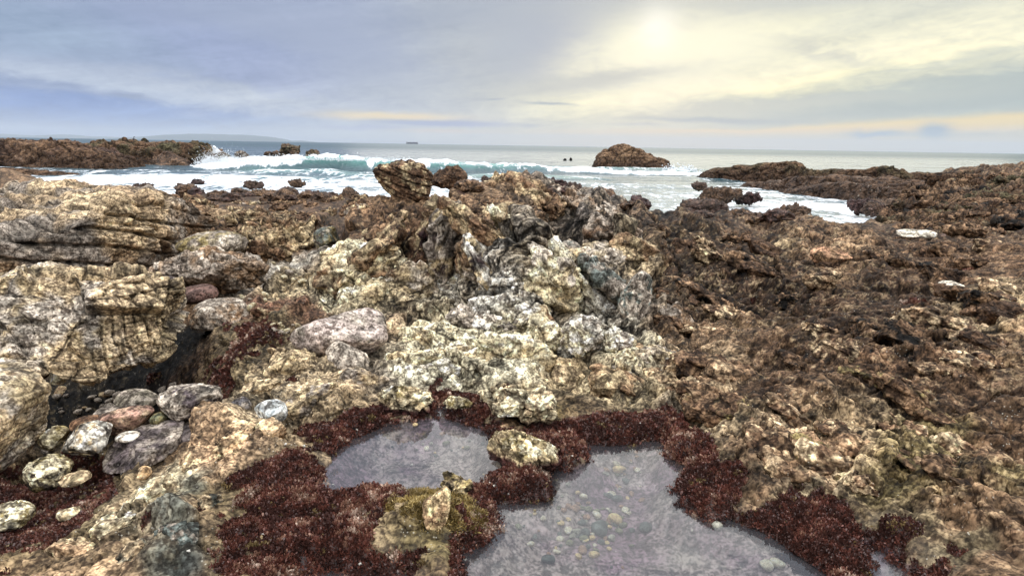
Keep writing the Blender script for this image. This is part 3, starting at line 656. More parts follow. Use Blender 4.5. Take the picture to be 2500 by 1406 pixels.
# ------------------------------------------------------------------ pool water
def water_mat():
    m, nt, b = new_mat('pool_surface'); nt.nodes.remove(b)
    out = nt.nodes['Material Output']; co = objco(nt)
    h = noise(nt, co, 7, 3, .5)*1.0+noise(nt, co, 30, 2, .5)*.12
    bn = bump(nt, h, .004, .22)
    fr = nt.nodes.new('ShaderNodeFresnel'); fr.inputs[0].default_value = 1.48; nt.links.new(bn.s, fr.inputs['Normal'])
    gl = nt.nodes.new('ShaderNodeBsdfGlossy'); gl.inputs['Roughness'].default_value = .015; gl.inputs['Color'].default_value = (1,1,1,1); nt.links.new(bn.s, gl.inputs['Normal'])
    tr = nt.nodes.new('ShaderNodeBsdfTransparent'); tr.inputs[0].default_value = (.90,.93,.92,1)
    df = nt.nodes.new('ShaderNodeBsdfDiffuse'); df.inputs[0].default_value = (.46,.47,.52,1)
    mk_ = (noise(nt, co, 2.3, 3, .5)*0.10+0.01)      # pale diffuse veil imitating milky sky reflection on the water
    mm = nt.nodes.new('ShaderNodeMixShader'); nt.links.new(mk_.s, mm.inputs[0]); nt.links.new(tr.outputs[0], mm.inputs[1]); nt.links.new(df.outputs[0], mm.inputs[2])
    mx = nt.nodes.new('ShaderNodeMixShader'); fe = E(nt, fr.outputs[0])*1.05
    nt.links.new(fe.s, mx.inputs[0]); nt.links.new(mm.outputs[0], mx.inputs[1]); nt.links.new(gl.outputs[0], mx.inputs[2]); nt.links.new(mx.outputs[0], out.inputs[0])
    return m
M_POOL = water_mat()
def pool(name, poly, grow, lab, zoff=0.0):
    c = poly.mean(0); n = len(poly)
    # outward offset by edge normals, hidden under the rock rim
    d0 = np.roll(poly, -1, 0)-poly; nm = np.stack([d0[:,1], -d0[:,0]], 1); nm /= np.linalg.norm(nm, axis=1, keepdims=True)
    area = .5*np.sum(poly[:,0]*np.roll(poly[:,1],-1)-np.roll(poly[:,0],-1)*poly[:,1])
    nv = nm+np.roll(nm, 1, 0); nv /= np.linalg.norm(nv, axis=1, keepdims=True)+1e-9
    if area < 0: nv = -nv
    q = poly+nv*grow
    import bmesh
    bm = bmesh.new(); vs = [bm.verts.new((x, y, zoff)) for x, y in q]; f = bm.faces.new(vs); bm.normal_update()
    if f.normal.z < 0: f.normal_flip()
    bmesh.ops.triangulate(bm, faces=bm.faces[:])
    me = bpy.data.meshes.new(name); bm.to_mesh(me); bm.free(); me.materials.append(M_POOL)
    o = bpy.data.objects.new(name, me); C.objects.link(o); tag(o, lab, kind='structure'); return o
pool('pool_water', PW[0], .035, 'still tide pool water with red algae round it', 0.0)
pool('pool_water', PW[1], .035, 'larger tide pool water over a bed of pebbles', 0.001)
pool('pool_water', PW[2], .03, 'small pool water at the bottom edge', 0.0)
pool('pool_water', PW[3], .03, 'small pool water among brown rock', 0.0)
pd = np.array([at(*q, 3.25)[:2] for q in ((535,985),(600,985),(600,1030),(540,1030))])
pool('pool_water', pd, .0, 'puddle of water beside the grey boulder', -0.10)

# ------------------------------------------------------------------ boulders
import bmesh
_ico = {}
def ico(k):
    if k not in _ico:
        bm = bmesh.new(); bmesh.ops.create_icosphere(bm, subdivisions=k, radius=1)
        V = np.array([v.co[:] for v in bm.verts], f32); F = np.array([[v.index for v in f.verts] for f in bm.faces], np.int32); bm.free(); _ico[k] = (V, F)
    return _ico[k]
def boulder(name, cen, dims, roll=0, yaw=0, seed=1, pal=('grey','pgrey'), sub=6, planes=9, boxy=2.4, rough=1.0, strata=None, blk=.5, pit=.3, wet=.1, mat=None, group=None, cat='boulder', lab=None, lean=0, soft=.03, band=None, parent=None):
    r = np.random.default_rng(seed); V, F = ico(sub); V = V.astype(np.float64)
    pn = (np.abs(V)**boxy).sum(1)**(1/boxy); R = 1/pn
    for _ in range(planes):
        nrm = r.normal(0,1,3); nrm /= np.linalg.norm(nrm); h = r.uniform(.55,.9)
        t = V@nrm; rr = np.where(t > .05, h/np.maximum(t,.05), 9)
        k = 1/soft; R = -np.log(np.exp(-R*k)+np.exp(-np.minimum(rr,4)*k))/k
    P = V*R[:,None]*np.array(dims); size = float(np.mean(dims))
    P[:,0] += lean*P[:,2]
    Rm = _rz(math.radians(yaw)) @ _ry(math.radians(roll)); 
    off = r.uniform(-50,50,3).astype(f32); N = vnormals(P, F); P = P.astype(f32); 
    q = P/size; fs = 1.0
    q2 = q+off
    w = q2+.12*np.stack([vn(q2*2.1), vn(q2*2.1+5), vn(q2*2.1+9)], 1)
    big = fbm(w*1.1, 3, .5); r1 = fbm(w*2.6, 5, .55, True)
    b1 = blocks(w*np.array([1.5,1.7,2.4],f32), 1); b2 = blocks(w*np.array([4.4,5,7.5],f32), 2)
    c1 = np.exp(-b1[:,1]/.03); c2 = np.exp(-b2[:,1]/.05)
    wr = P+off
    fine = np.clip(1.5*fbm(wr*14, 4, .62),-1,1); b5 = blocks(wr*np.array([22,26,38],f32), 7); fine2 = np.clip(b5[:,3]*1.5,-1,1); ton = b5[:,2]
    pf = voro(wr*13/max(size/.25,.6)**.5, 5)[0]; pt = ss(.42,.1,pf)
    d = size*(.05*big+.03*r1+blk*(ss(0,.08,b1[:,1])*(.05*b1[:,0]+.26*b1[:,3])+ss(0,.12,b2[:,1])*(.02*b2[:,0]+.055*b2[:,3])-.055*c1-.026*c2))*rough
    fs_ = min(size/.2, 1)*rough; d += (.005*fine+.0030*fine2-.016*pt*pit)*fs_
    lamt = 0
    if size > .3:
        b6 = blocks(wr*np.array([4.5,5,8],f32)+.05*np.stack([vn(wr*9), vn(wr*9+3), vn(wr*9+6)],1), 9); b7 = blocks(wr*np.array([11,12,20],f32), 10)
        c6 = np.exp(-b6[:,1]/.035)*ss(-.25,.1,fbm(wr*1.3,2)); c7 = np.exp(-b7[:,1]/.06)*ss(-.1,.2,fbm(wr*2+9,2))
        d += (ss(0,.12,b6[:,1])*.060*b6[:,3]-.05*c6+ss(0,.15,b7[:,1])*.014*b7[:,3]-.012*c7)*rough; c2 = np.clip(c2+c6*1.4+c7*.9,0,2); ton = .6*ton+.4*b7[:,2]
    if strata:
        sn, freq, amp = strata[:3]; xm = strata[3] if len(strata) > 3 else -9; sn = np.array(sn, float); sn /= np.linalg.norm(sn)
        s = (P@sn)+.06*size*big+.012*vn(q2*6); msk = ss(-.25,.25, fbm(q2*1.3, 2)+.25)
        msk = msk*ss(xm, xm+.25, V[:,0]); lam = np.abs(((s*freq)%1)-.5)*2; lam2 = ((s*freq*.37)%1); gr = ss(.0,.35,lam)
        hsh = VT[0][(np.floor(s*freq).astype(int)*31)&32767]
        d += amp*(-1.2*(1-gr)+(hsh-.5)*1.1+.5*lam2)*(.35*(xm<-1)+(1-.35*(xm<-1))*msk); lamt = (1-gr)*(.35*(xm<-1)+(1-.35*(xm<-1))*msk)
    P = P+N*d[:,None].astype(f32)
    P = (P@Rm.T).astype(f32)
    c0, c1_ = PL(pal[0]), PL(pal[1]); m = ss(-.35,.35, fbm(q2*1.7, 4, .6)+.12*vn(q2*9))[:,None]
    tint = c0*(1-m)+c1_*m
    if len(pal) > 2:
        m2 = ss(.02,.28, fbm(q2*2.3+7, 4, .65))[:,None]; tint = tint*(1-m2)+PL(pal[2])*m2
    st = np.clip(blk*(c1*.8+c2*.5)+pt*pit*.6+lamt*.6, 0, 1)[:,None]
    tint = tint*(1-.72*st)*(1+np.clip(.45*fine+(1.5 if size > .3 else 1.0)*(ton-.5)*min(1,rough*1.3)+.25*big+.3*r1*rough,-.75,.8)[:,None])
    if band:      # stain of the tide line round the foot
        zz = P[:,2]/ (dims[2]); bb = ss(band[0]+.25, band[0]-.15, zz+.25*big)[:,None]; tint = tint*(1-bb)+PL(band[1])*bb*(1+.4*fine[:,None])
    tint = np.clip(tint, .01, .75)
    o = mk(name, P, F, mat or M_ROCK, dict(tint=tint, wet=np.full(len(P), wet), crack=np.full(len(P), min(.45, blk*.6))), loc=cen)
    if lab: tag(o, lab, cat, group)
    if parent: o.parent = parent
    return o
def B(name, lab, u0, v0, u1, v1, Y, depth=None, hk=1.0, sink=0.0, **k):
    """a rock that fills the photo box at distance Y; depth = its half-depth in metres"""
    if Y is None:
        gp = ground_hit((u0+u1)/2, v1-3); Y = gp[1]+depth*.55
    c = at((u0+u1)/2, (v0+v1)/2, Y); ds = math.sqrt(c[1]**2+(HC-c[2])**2)
    hw = (u1-u0)/2/FPX*ds; hh = (v1-v0)/2/FPX*ds
    if depth is None: depth = hw*.8
    t = (HC-c[2])/ds; hz = max((hh**2-(depth*t)**2*.7), (hh*.45)**2)**.5*hk
    c = c+np.array([0,0,-sink]); hz += sink
    cx = {'cat': 'rock'}; cx.update(k)
    return boulder(name, c, (hw*1.06, depth, hz*1.06), lab=lab, **cx)

# the big ones at the left
B('rock_ledge', 'huge layered tan rock ledge rising at the left, flat on top', -520, 438, 425, 700, 7.6, depth=2.0, seed=11, pal=('brown','tan','grey'), sub=8, planes=2, boxy=7, rough=.62, strata=((.10,.15,1),6.5,.045), blk=.6, pit=.3, cat='rock ledge')
B('boulder', 'large cracked tan boulder with ribbed right side overhanging a dark gap', -110, 634, 512, 926, 4.08, depth=.8, seed=23, pal=('sand','tan','pgrey'), sub=8, planes=11, boxy=3.6, rough=.62, strata=((1,.25,.35),20,.012,.42), blk=1.0, pit=.3, roll=5, cat='boulder')
B('boulder', 'rounded tan grey boulder cut by the left edge below the overhanging boulder', -170, 890, 118, 1160, 2.75, depth=.32, seed=5, pal=('pgrey','sand','tan'), sub=7, planes=6, boxy=2.6, rough=.7, blk=.3, pit=.4, strata=((.2,0,1),22,.004), cat='boulder')
B('boulder', 'brown wedge of rock at the left edge between two larger boulders', -120, 850, 100, 960, 3.7, depth=.3, seed=15, pal=('brown','tan'), sub=6, planes=8, blk=.5, cat='boulder')
B('boulder', 'big grey brown boulder with a ribbed right end beside the gravel gully', 392, 598, 655, 722, 5.7, depth=.42, seed=31, pal=('grey','brown','pgrey'), sub=7, planes=8, boxy=2.8, rough=.8, strata=((1,0,.4),16,.008), blk=.35, pit=.3, roll=-8, cat='boulder')
B('boulder', 'long smooth olive grey boulder lying behind the big grey one', 438, 566, 600, 632, 6.9, depth=.3, seed=8, pal=('pgrey','olive','grey'), sub=6, planes=5, rough=.6, blk=.2, roll=-9, cat='boulder')
B('boulder', 'brown craggy boulder with pale flakes in the middle distance left of the outcrop', 585, 520, 772, 668, 7.4, depth=.5, seed=42, pal=('umber','sand','brown'), sub=7, planes=8, rough=1.1, blk=.8, pit=.8, cat='boulder')
B('boulder', 'small dark purple grey boulder under the end of the big ledge', 350, 668, 445, 708, 5.35, depth=.17, seed=3, pal=((104,94,98),'grey'), sub=6, planes=4, rough=.6, blk=.2, cat='boulder')
B('boulder', 'low reddish brown boulder in front of the big grey boulder', 425, 694, 525, 740, 5.1, depth=.15, seed=4, pal=((104,84,78),(120,92,82)), sub=6, planes=4, rough=.55, blk=.15, cat='boulder')
B('boulder', 'grey brown boulder tucked against the ribbed end of the tan boulder', 480, 730, 600, 832, 4.75, depth=.2, seed=9, pal=('grey','brown','pgrey'), sub=6, planes=6, rough=.8, blk=.3, cat='boulder')
B('rock', 'mossy brown ledge rock behind the layered boulder', 380, 488, 520, 585, 9.2, depth=.7, seed=51, pal=('brown','umber','sand'), sub=7, planes=9, rough=1.1, blk=.8, pit=.7)
B('rock', 'rusty splintered rock lying among red algae', 618, 738, 745, 800, 4.6, depth=.14, seed=13, pal=('umber','rust','tan'), sub=6, planes=10, rough=1, strata=((.2,0,1),36,.008), roll=10)
# gully stones
gy = dict(group='loose stones in the gully under the left boulder', cat='stone')
B('stone', 'rounded grey pitted boulder at the mouth of the dark gully', 400, 932, 550, 1040, 3.12, depth=.15, seed=12, pal=('grey','pgrey',(96,86,88)), sub=7, planes=7, rough=.8, blk=.25, pit=.9, **gy)
B('stone', 'flat dark slab of stone resting at the gully floor', 275, 1036, 452, 1138, 2.84, depth=.2, seed=18, pal=((98,88,90),'grey'), sub=6, planes=6, rough=.7, blk=.25, roll=-12, boxy=2.8, **gy)
B('stone', 'smooth dark stone wedged below the pitted grey boulder', 425, 1024, 540, 1090, 2.95, depth=.12, seed=19, pal=((84,78,82),(110,100,96)), sub=6, planes=4, rough=.6, blk=.15, roll=-10, **gy)
B('stone', 'reddish tan wedge shaped stone in the middle of the gully', 243, 992, 372, 1066, 3.0, depth=.1, seed=20, pal=((150,116,98),(168,144,114),(116,94,80)), sub=6, planes=8, rough=.6, blk=.15, roll=-10, **gy)
B('stone', 'white and black mottled chunky stone left of the dark slab', 170, 1028, 268, 1126, 2.8, depth=.11, seed=21, pal=('white',(86,82,76),'tan'), sub=6, planes=9, rough=.8, blk=.3, **gy)
B('stone', 'squared grey block deep in the shade of the gully', 285, 955, 372, 1000, 3.35, depth=.1, seed=22, pal=('grey',(110,104,90)), sub=6, planes=4, boxy=4, rough=.6, blk=.3, **gy)
B('stone', 'white oval pebble between the red wedge and the dark slab', 288, 1054, 336, 1078, 2.83, depth=.05, seed=24, pal=('pgrey','white'), sub=5, planes=1, rough=.3, blk=0, pit=0, **gy)
B('stone', 'mottled dark stone behind the reddish wedge stone', 238, 990, 300, 1032, 3.2, depth=.08, seed=25, pal=((92,84,78),'grey'), sub=5, planes=6, rough=.7, blk=.2, **gy)
B('stone', 'orange brown flat stone behind the mottled white stone', 180, 1016, 244, 1052, 3.0, depth=.08, seed=26, pal=((150,112,70),(112,86,60)), sub=5, planes=5, rough=.6, blk=.2, **gy)
B('stone', 'round green pebble by the pitted grey boulder', 372, 1006, 412, 1040, 3.0, depth=.05, seed=27, pal=((112,116,92),'olive'), sub=5, planes=2, rough=.4, blk=0, **gy)
B('stone', 'slim grey stone lying by the puddle', 552, 974, 612, 1018, 3.15, depth=.04, seed=28, pal=((110,108,112),'grey'), sub=5, planes=4, rough=.5, blk=.1, roll=-35, **gy)
B('stone', 'smooth blue white stone perched on the tan ridge', 623, 978, 696, 1038, 2.98, depth=.075, seed=29, pal=((176,184,188),(206,208,204)), sub=6, planes=4, rough=.5, blk=.05, pit=.1, roll=-6, **gy)
B('stone', 'yellow green mossy lump below the left edge boulder', 75, 1112, 165, 1190, 2.62, depth=.1, seed=30, pal=('cream','olive',(70,60,50)), sub=6, planes=7, rough=1, blk=.5, **gy)
B('stone', 'pale yellow lump at the foot of the left edge boulder', 106, 1042, 160, 1096, 2.95, depth=.07, seed=33, pal=('cream','olive'), sub=5, planes=6, rough=.9, blk=.3, **gy)
B('stone', 'pale mottled stone in red algae at the lower left edge', -30, 1230, 66, 1290, 2.3, depth=.08, seed=34, pal=('cream',(70,66,60),'olive'), sub=6, planes=7, rough=.9, blk=.5, **gy)
B('stone', 'small tan stone half buried in the red algae of the gully', 140, 1150, 212, 1186, 2.58, depth=.06, seed=35, pal=('sand','tan'), sub=5, planes=6, rough=.8, blk=.3, **gy)
B('stone', 'ochre stone at the edge of the red algae below the dark slab', 318, 1140, 364, 1172, 2.62, depth=.05, seed=36, pal=((168,132,72),'tan'), sub=5, planes=4, rough=.6, blk=.1, **gy)
B('stone', 'little pale stone poking from the algae left of the tan ridge', 146, 1236, 190, 1268, 2.33, depth=.04, seed=37, pal=('cream','sand'), sub=5, planes=6, rough=.8, blk=.2, **gy)
B('stone', 'yellow knob of rock under the lip of the big tan boulder', 122, 902, 164, 938, 3.7, depth=.05, seed=38, pal=('cream','cream'), sub=5, planes=5, rough=.7, blk=.2, **gy)
# slab and pale rocks in the middle
B('slab', 'smooth greyish pink slab lying on tan rock left of centre', 722, 748, 960, 872, 3.98, depth=.24, seed=44, pal=('grey',(178,164,156),'pgrey'), sub=7, planes=6, boxy=2.8, rough=.55, blk=.12, pit=.25, roll=8, cat='slab', soft=.1)
B('slab', 'grey tongue of rock hanging off the smooth slab', 795, 836, 895, 925, 3.72, depth=.12, seed=45, pal=('grey','pgrey'), sub=6, planes=4, rough=.6, blk=.1, pit=.3, roll=38, cat='slab')
pg = dict(cat='rock')
B('rock', 'cream rock with a scalloped top at the far rim of the left pool', 925, 948, 1048, 1016, None, depth=.1, seed=46, pal=('cream','sand','olive'), sub=6, planes=7, rough=1.3, blk=.9, band=(-.1,'red'), **pg)
B('rock', 'small cream rock beside the inlet of the left pool', 1088, 966, 1160, 1008, None, depth=.06, seed=47, pal=('cream','olive'), sub=6, planes=6, rough=1.3, blk=.9, band=(-.1,'red'), **pg)
B('rock', 'cream block between the inlet and the round cream rock', 1165, 946, 1245, 992, None, depth=.07, seed=48, pal=('cream','sand'), sub=6, planes=9, rough=1.3, blk=.8, band=(-.2,'red'), **pg)
B('rock', 'big cream domed rock standing over the strip between both pools', 1208, 944, 1380, 1046, None, depth=.15, seed=49, pal=('cream','sand','tan'), sub=7, planes=9, rough=1.2, blk=.9, band=(-.4,'red'), **pg)
B('rock', 'olive layered rock with steep ribs between the two pools', 1196, 1040, 1372, 1122, None, depth=.12, hk=.55, seed=50, pal=('olive','sand','cream'), sub=7, planes=8, rough=.9, blk=.3, strata=((1,0,.45),30,.012), band=(-.1,'red'), sink=.03, **pg)
B('rock', 'pale crusted rock at the near rim of the left pool', 1062, 1158, 1152, 1212, None, depth=.07, seed=52, pal=('sand','olive',(90,80,60)), sub=6, planes=8, rough=1.4, blk=.8, pit=.8, band=(-.4,'dred'), **pg)
B('rock', 'upright yellow fin of ribbed rock between the pools', 1032, 1188, 1096, 1300, 1.98, depth=.035, seed=53, pal=((206,182,132),(160,130,90)), sub=6, planes=14, soft=.012, boxy=3.4, rough=.8, blk=.1, strata=((1,0,.1),75,.005), roll=4, **pg)
# outcrop pieces that stand free
B('boulder', 'brown grooved boulder perched on top of the central outcrop', 915, 400, 1078, 492, 7.0, depth=.3, seed=63, pal=('umber','dbrown','sand'), sub=7, planes=9, boxy=2.6, rough=.8, strata=((.36,0,1),13,.024), blk=.3, pit=.2, roll=0, cat='boulder')
B('boulder', 'dark brown boulder just behind the perched grooved boulder', 1048, 410, 1138, 466, 8.6, depth=.25, seed=64, pal=('dbrown','umber'), sub=6, planes=8, rough=1, blk=.6, cat='boulder')
B('boulder', 'tall grey boulder leaning on the right flank of the outcrop', 1515, 664, 1592, 780, None, depth=.13, seed=65, pal=('grey','pgrey','slate'), sub=6, planes=6, rough=.8, blk=.3, roll=8, cat='boulder')
B('boulder', 'knobbly white boulder under the right flank of the outcrop', 1378, 772, 1482, 876, None, depth=.15, seed=66, pal=('white','pgrey','cream'), sub=7, planes=8, rough=1, blk=.6, pit=.6, cat='boulder')
B('boulder', 'mossy grey boulder at the mouth of the small cave left of the outcrop', 768, 556, 835, 612, 6.8, depth=.2, seed=67, pal=('slate','olive','grey'), sub=6, planes=5, rough=.8, blk=.3, cat='boulder')
B('boulder', 'grey stone lying in the hollow behind the white ridge', 1365, 588, 1420, 622, 5.75, depth=.1, seed=68, pal=('slate','grey'), sub=5, planes=4, rough=.6, blk=.2, cat='boulder')
B('rock', 'white blocky rock right of the knobbly white boulder', 1470, 790, 1545, 862, None, depth=.1, seed=69, pal=('cream','white','grey'), sub=6, planes=9, rough=1, blk=.6)
B('rock', 'cream lump below the white blocky rock', 1495, 852, 1560, 905, None, depth=.08, seed=70, pal=('cream','sand'), sub=6, planes=9, rough=1, blk=.6)
B('rock', 'grey block in the crack at the foot of the outcrop', 1090, 740, 1165, 800, None, depth=.1, seed=71, pal=('pgrey','grey'), sub=6, planes=7, rough=.9, blk=.5)
B('rock', 'slim pale block leaning at the crack in the middle of the outcrop foot', 1290, 790, 1375, 860, None, depth=.1, seed=72, pal=('cream','sand'), sub=6, planes=8, rough=.9, blk=.6, roll=-30)
def jointed(root, name, items, yoff=.3, sink=.25, grow=1.0, **k):
    for i, (u, v, w, h, roll, pal) in enumerate(items):
        p = ground_hit(u, v); d_ = p[1]*1.03*grow; hw = w/2/FPX*d_; hz = h/2/FPX*d_; dep = max(hw, hz)*.8
        q = dict(seed=600+i*7+len(items), sub=6, planes=13, boxy=3.4, rough=1.0, blk=.7, pit=.35, soft=.012); q.update(k)
        boulder(name, (p[0], p[1]+yoff*dep, p[2]-sink*hz), (hw*1.12, dep, hz*1.12), roll=roll, yaw=(i*37)%40-20, pal=pal, parent=root, **q)
root = bpy.data.objects.new('rock_outcrop', None); C.objects.link(root)
tag(root, 'jagged outcrop of cracked cream and grey blocks rising in the centre behind the pools', 'rock outcrop')
jointed(root, 'rock_block', [
 (875,660,160,170,-22,('sand','cream','brown')),(950,565,170,110,-14,('umber','brown','sand')),(1085,585,120,120,-6,('brown','sand','umber')),(900,735,140,90,-8,('cream','sand')),(1000,690,130,150,-8,('sand','pgrey','dbrown')),
 (1090,705,110,130,2,('white','sand','grey')),(1155,650,90,130,10,('pgrey','brown')),(1215,615,120,120,16,('pgrey','brown','sand')),(1295,680,210,210,30,('sand','cream','pgrey')),(1240,545,150,100,22,('brown','sand')),
 (1290,480,170,80,12,('brown','sand','umber')),(1180,505,120,70,5,('umber','brown')),(1405,492,150,70,16,('brown','grey','pgrey')),(1500,560,100,70,30,('umber','grey')),(1455,640,130,110,22,('sand','pgrey')),
 (1540,630,110,100,30,('sand','brown')),(1400,715,110,110,36,('cream','white')),(1215,765,110,70,0,('white','pgrey')),(1055,825,150,80,4,('cream','sand')),(1120,890,180,80,-3,('cream','white','sand')),
 (1005,885,110,90,-5,('cream','sand')),(1250,875,150,110,10,('cream','sand')),(1325,825,110,130,-25,('cream','sand','brown')),(1410,930,160,80,20,('sand','tan')),(1530,945,150,80,25,('sand','brown')),(1605,890,110,80,28,('sand','pgrey')),(1620,780,100,110,35,('brown','grey')),
 (1335,640,330,66,46,('sand','cream','brown')),(1420,700,300,60,52,('white','cream','grey')),(1500,730,240,56,58,('grey','pgrey','slate')),(1245,590,240,60,38,('brown','sand','umber')),
 (905,640,230,60,-48,('brown','sand','dbrown')),(1000,630,240,60,-62,(('umber'),(58,38,40),'sand')),(1075,640,230,56,-78,((60,40,42),'pgrey','sand')),(1150,610,220,56,80,('grey',(62,42,42),'pgrey')),(1215,680,200,50,60,((60,42,42),'white','sand'))], grow=1.22, sink=.42, yoff=.5, blk=.55, boxy=4.5, planes=11)
root = bpy.data.objects.new('rock_ridge', None); C.objects.link(root)
tag(root, 'tan ridge of broken rock running from the left pool down to the lower left corner', 'rock ridge')
jointed(root, 'rock_block', [(700,900,150,110,-15,('tan','sand')),(770,960,140,80,-10,('tan','sand','grey')),(640,950,110,80,-20,('sand','tan')),(880,930,130,90,-8,('tan','grey')),(560,1085,150,90,-22,('otan','sand')),(480,1120,120,80,-25,('otan','tan')),(640,1050,110,70,-15,('tan','otan')),
 (360,1215,170,80,-28,('cream','sand','tan')),(270,1280,130,80,-25,('tan','cream')),(170,1350,170,90,-22,('otan','tan')),(300,1370,130,80,-30,('tan','slate')),(420,1300,110,130,-35,('slate','slate','grey')),(500,1230,90,80,-30,('tan','slate'))], sink=.45, rough=.8, yoff=.2)
root = bpy.data.objects.new('rock_shelf', None); C.objects.link(root)
tag(root, 'dark brown pitted rock shelf with craggy ledges filling the right side', 'rock shelf')
rq = np.random.default_rng(77); it = []
for i in range(88):
    u = rq.uniform(1640, 2490); v = rq.uniform(545, 1180)
    if v > 1000 and u < 1900: continue
    w = rq.uniform(70,170)*(.6+.5*(v-500)/500); pal = [('umber','dbrown'),('dbrown','brown','black'),('umber','brown','dbrown'),('brown','tan','dbrown')][int(rq.integers(4))]
    if v > 900: pal = [('brown','tan','umber'),('umber','brown','olive'),('tan','brown','umber')][int(rq.integers(3))]
    it.append((u, v, w, w*rq.uniform(.28,.5), rq.uniform(4,26), pal))
jointed(root, 'ledge_block', it[:98], sink=.8, yoff=.1, grow=1.35, pit=.7, blk=.8, rough=.95)
root = bpy.data.objects.new('rock_field', None); C.objects.link(root)
tag(root, 'broken brown bedrock between the left boulders and the surf', 'rock field')
it = []
for i in range(60):
    u = rq.uniform(420, 900); v = rq.uniform(484, 600)
    if u > 780 and v > 520: continue
    w = rq.uniform(50,110)*(.6+(v-480)/160)
    it.append((u, v, w, w*rq.uniform(.35,.6), rq.uniform(-20,12), [('umber','brown','dbrown'),('brown','sand','umber'),('dbrown','umber'),('brown','grey','sand')][int(rq.integers(4))]))
jointed(root, 'rock_block', it, sink=.5, yoff=.1, pit=.8, blk=1.0, rough=1.1)
root = bpy.data.objects.new('rock_shelf', None); C.objects.link(root)
tag(root, 'far brown rock shelf rising at the right edge beyond the flat white stone', 'rock shelf')
it = []
for i in range(120):
    u = rq.uniform(2200, 2620); v = rq.uniform(414, 560)
    if v < 565-(u-2150)*1.0 or len(it) > 85: continue
    w = rq.uniform(60,150)*(.5+(v-420)/160)
    it.append((u, v, w, w*rq.uniform(.2,.4), rq.uniform(-12,4), [('umber','moss','dbrown'),('dbrown','umber','black'),('umber','brown','dbrown')][int(rq.integers(3))]))
jointed(root, 'ledge_block', it, sink=.5, yoff=.1, pit=1.0, blk=1.0, rough=1.2)
# right side loose stones
B('stone', 'flat white stone slab lying on the dark shelf at the right', 2192, 562, 2275, 594, 6.9, depth=.13, sink=-.03, seed=73, pal=((212,206,188),'pgrey'), sub=6, planes=5, boxy=3.4, rough=.6, blk=.2, cat='stone')
B('stone', 'smooth reddish grey boulder beside the flat white stone slab', 2288, 572, 2395, 612, 7.2, depth=.2, seed=74, pal=((138,110,96),(120,96,84)), sub=6, planes=2, rough=.4, blk=.05, cat='stone')
B('stone', 'white rounded stone by a dark hole on the right slope', 2292, 686, 2348, 716, None, depth=.09, seed=75, pal=((208,202,184),'pgrey'), sub=6, planes=4, rough=.6, blk=.1, cat='stone')
B('stone', 'orange brown flat slab on the knoll of the right slope', 1985, 606, 2090, 652, None, depth=.16, seed=76, pal=((172,130,88),'brown'), sub=6, planes=7, rough=.8, blk=.5, roll=6, cat='stone')
B('stone', 'tiny white stone left on the dark shelf by the water', 1878, 578, 1905, 590, 7.9, depth=.05, seed=77, pal=((232,228,214),'white'), sub=4, planes=3, rough=.4, blk=0, cat='stone')
B('stone', 'oval white pebble in the cleft right of the outcrop', 1582, 852, 1613, 876, None, depth=.035, seed=78, pal=((206,204,190),'white'), sub=5, planes=0, rough=.2, blk=0, pit=0, roll=25, cat='pebble')
B('stone', 'small grey pebble touching the oval white pebble', 1612, 868, 1636, 884, None, depth=.03, seed=79, pal=((140,142,132),'grey'), sub=5, planes=0, rough=.2, blk=0, pit=0, cat='pebble')
B('stone', 'smooth blue grey pebble on red algae below the rusty rock', 617, 784, 652, 804, 4.62, depth=.045, seed=80, pal=((150,156,152),'pgrey'), sub=5, planes=0, rough=.25, blk=0, pit=0, cat='pebble')
print('boulders', time.time()-T0)

# shore rocks at the water's edge
sh = dict(pal=('dbrown',(104,80,68)), rough=1.3, blk=.9, pit=.2, wet=.5, cat='rock', group='dark wet rocks at the edge of the surf')
SHORE = [(322,446,374,462,27,'oval grey brown rock alone in the foam at the left'),(433,446,478,480,20,'upright round brown rock on the shore at the left'),(466,456,498,482,19.5,'smaller rock leaning right of the upright round rock'),
 (500,468,552,486,19,'low brown hump between the upright round rock and the flat rocks'),(566,456,620,482,20,'flat topped brown rock where the foam meets the shore'),(470,436,496,444,36,'small wedge of rock showing in the foam above the upright rock'),
 (598,440,640,452,33,'low dark reef with weed showing in the white foam'),(706,436,744,448,35,'dark flat rock alone in the middle of the foam'),(628,466,682,484,20,'flat dark red rock at the shore in the middle'),(682,458,732,474,22,'broad dark rock just off the shore'),
 (668,470,722,492,18.5,'near dark red slab overlapping the broad dark rock'),(742,464,762,470,26,'tiny dark rock off the broad dark rock'),(786,472,836,492,17.5,'dark rock left of the pointed brown rock'),(834,458,872,486,17.5,'pointed brown rock near the central outcrop'),
 (1140,440,1170,448,34,'small dark rock in the foam right of the outcrop boulder'),(1176,430,1196,438,36,'tiny dark rock in foam beyond the outcrop'),(1198,430,1302,452,25,'long low dark reef behind the outcrop peak'),(1330,438,1386,462,22,'pointed dark rock in the surf right of the outcrop peak'),
 (1378,444,1420,454,24,'low weedy rock trailing right of the pointed dark rock'),(1440,460,1502,486,15,'rounded brown hump on the shore right of the outcrop'),(1528,480,1584,502,12.5,'rounded dark hump at the end of the right outcrop shoulder'),
 (1664,486,1782,510,22.5,'low flat wet reef nearest the right shore'),(1718,456,1804,488,27,'dark red rounded reef rock in the right channel'),(1796,470,1856,488,27.5,'low tail of reef right of the dark red reef rock'),(1690,444,1726,458,31,'little weedy rock further out in the right channel'),
 (1898,504,1976,524,19.5,'dark wedge rock in foam near the right shelf'),(2076,480,2150,508,24,'grey brown peaked rock at the end of the right channel'),(2110,492,2158,514,22,'dark low rock in front of the peaked rock'),(2120,490,2240,515,25,'dark weedy shelf end by the peaked rock')]
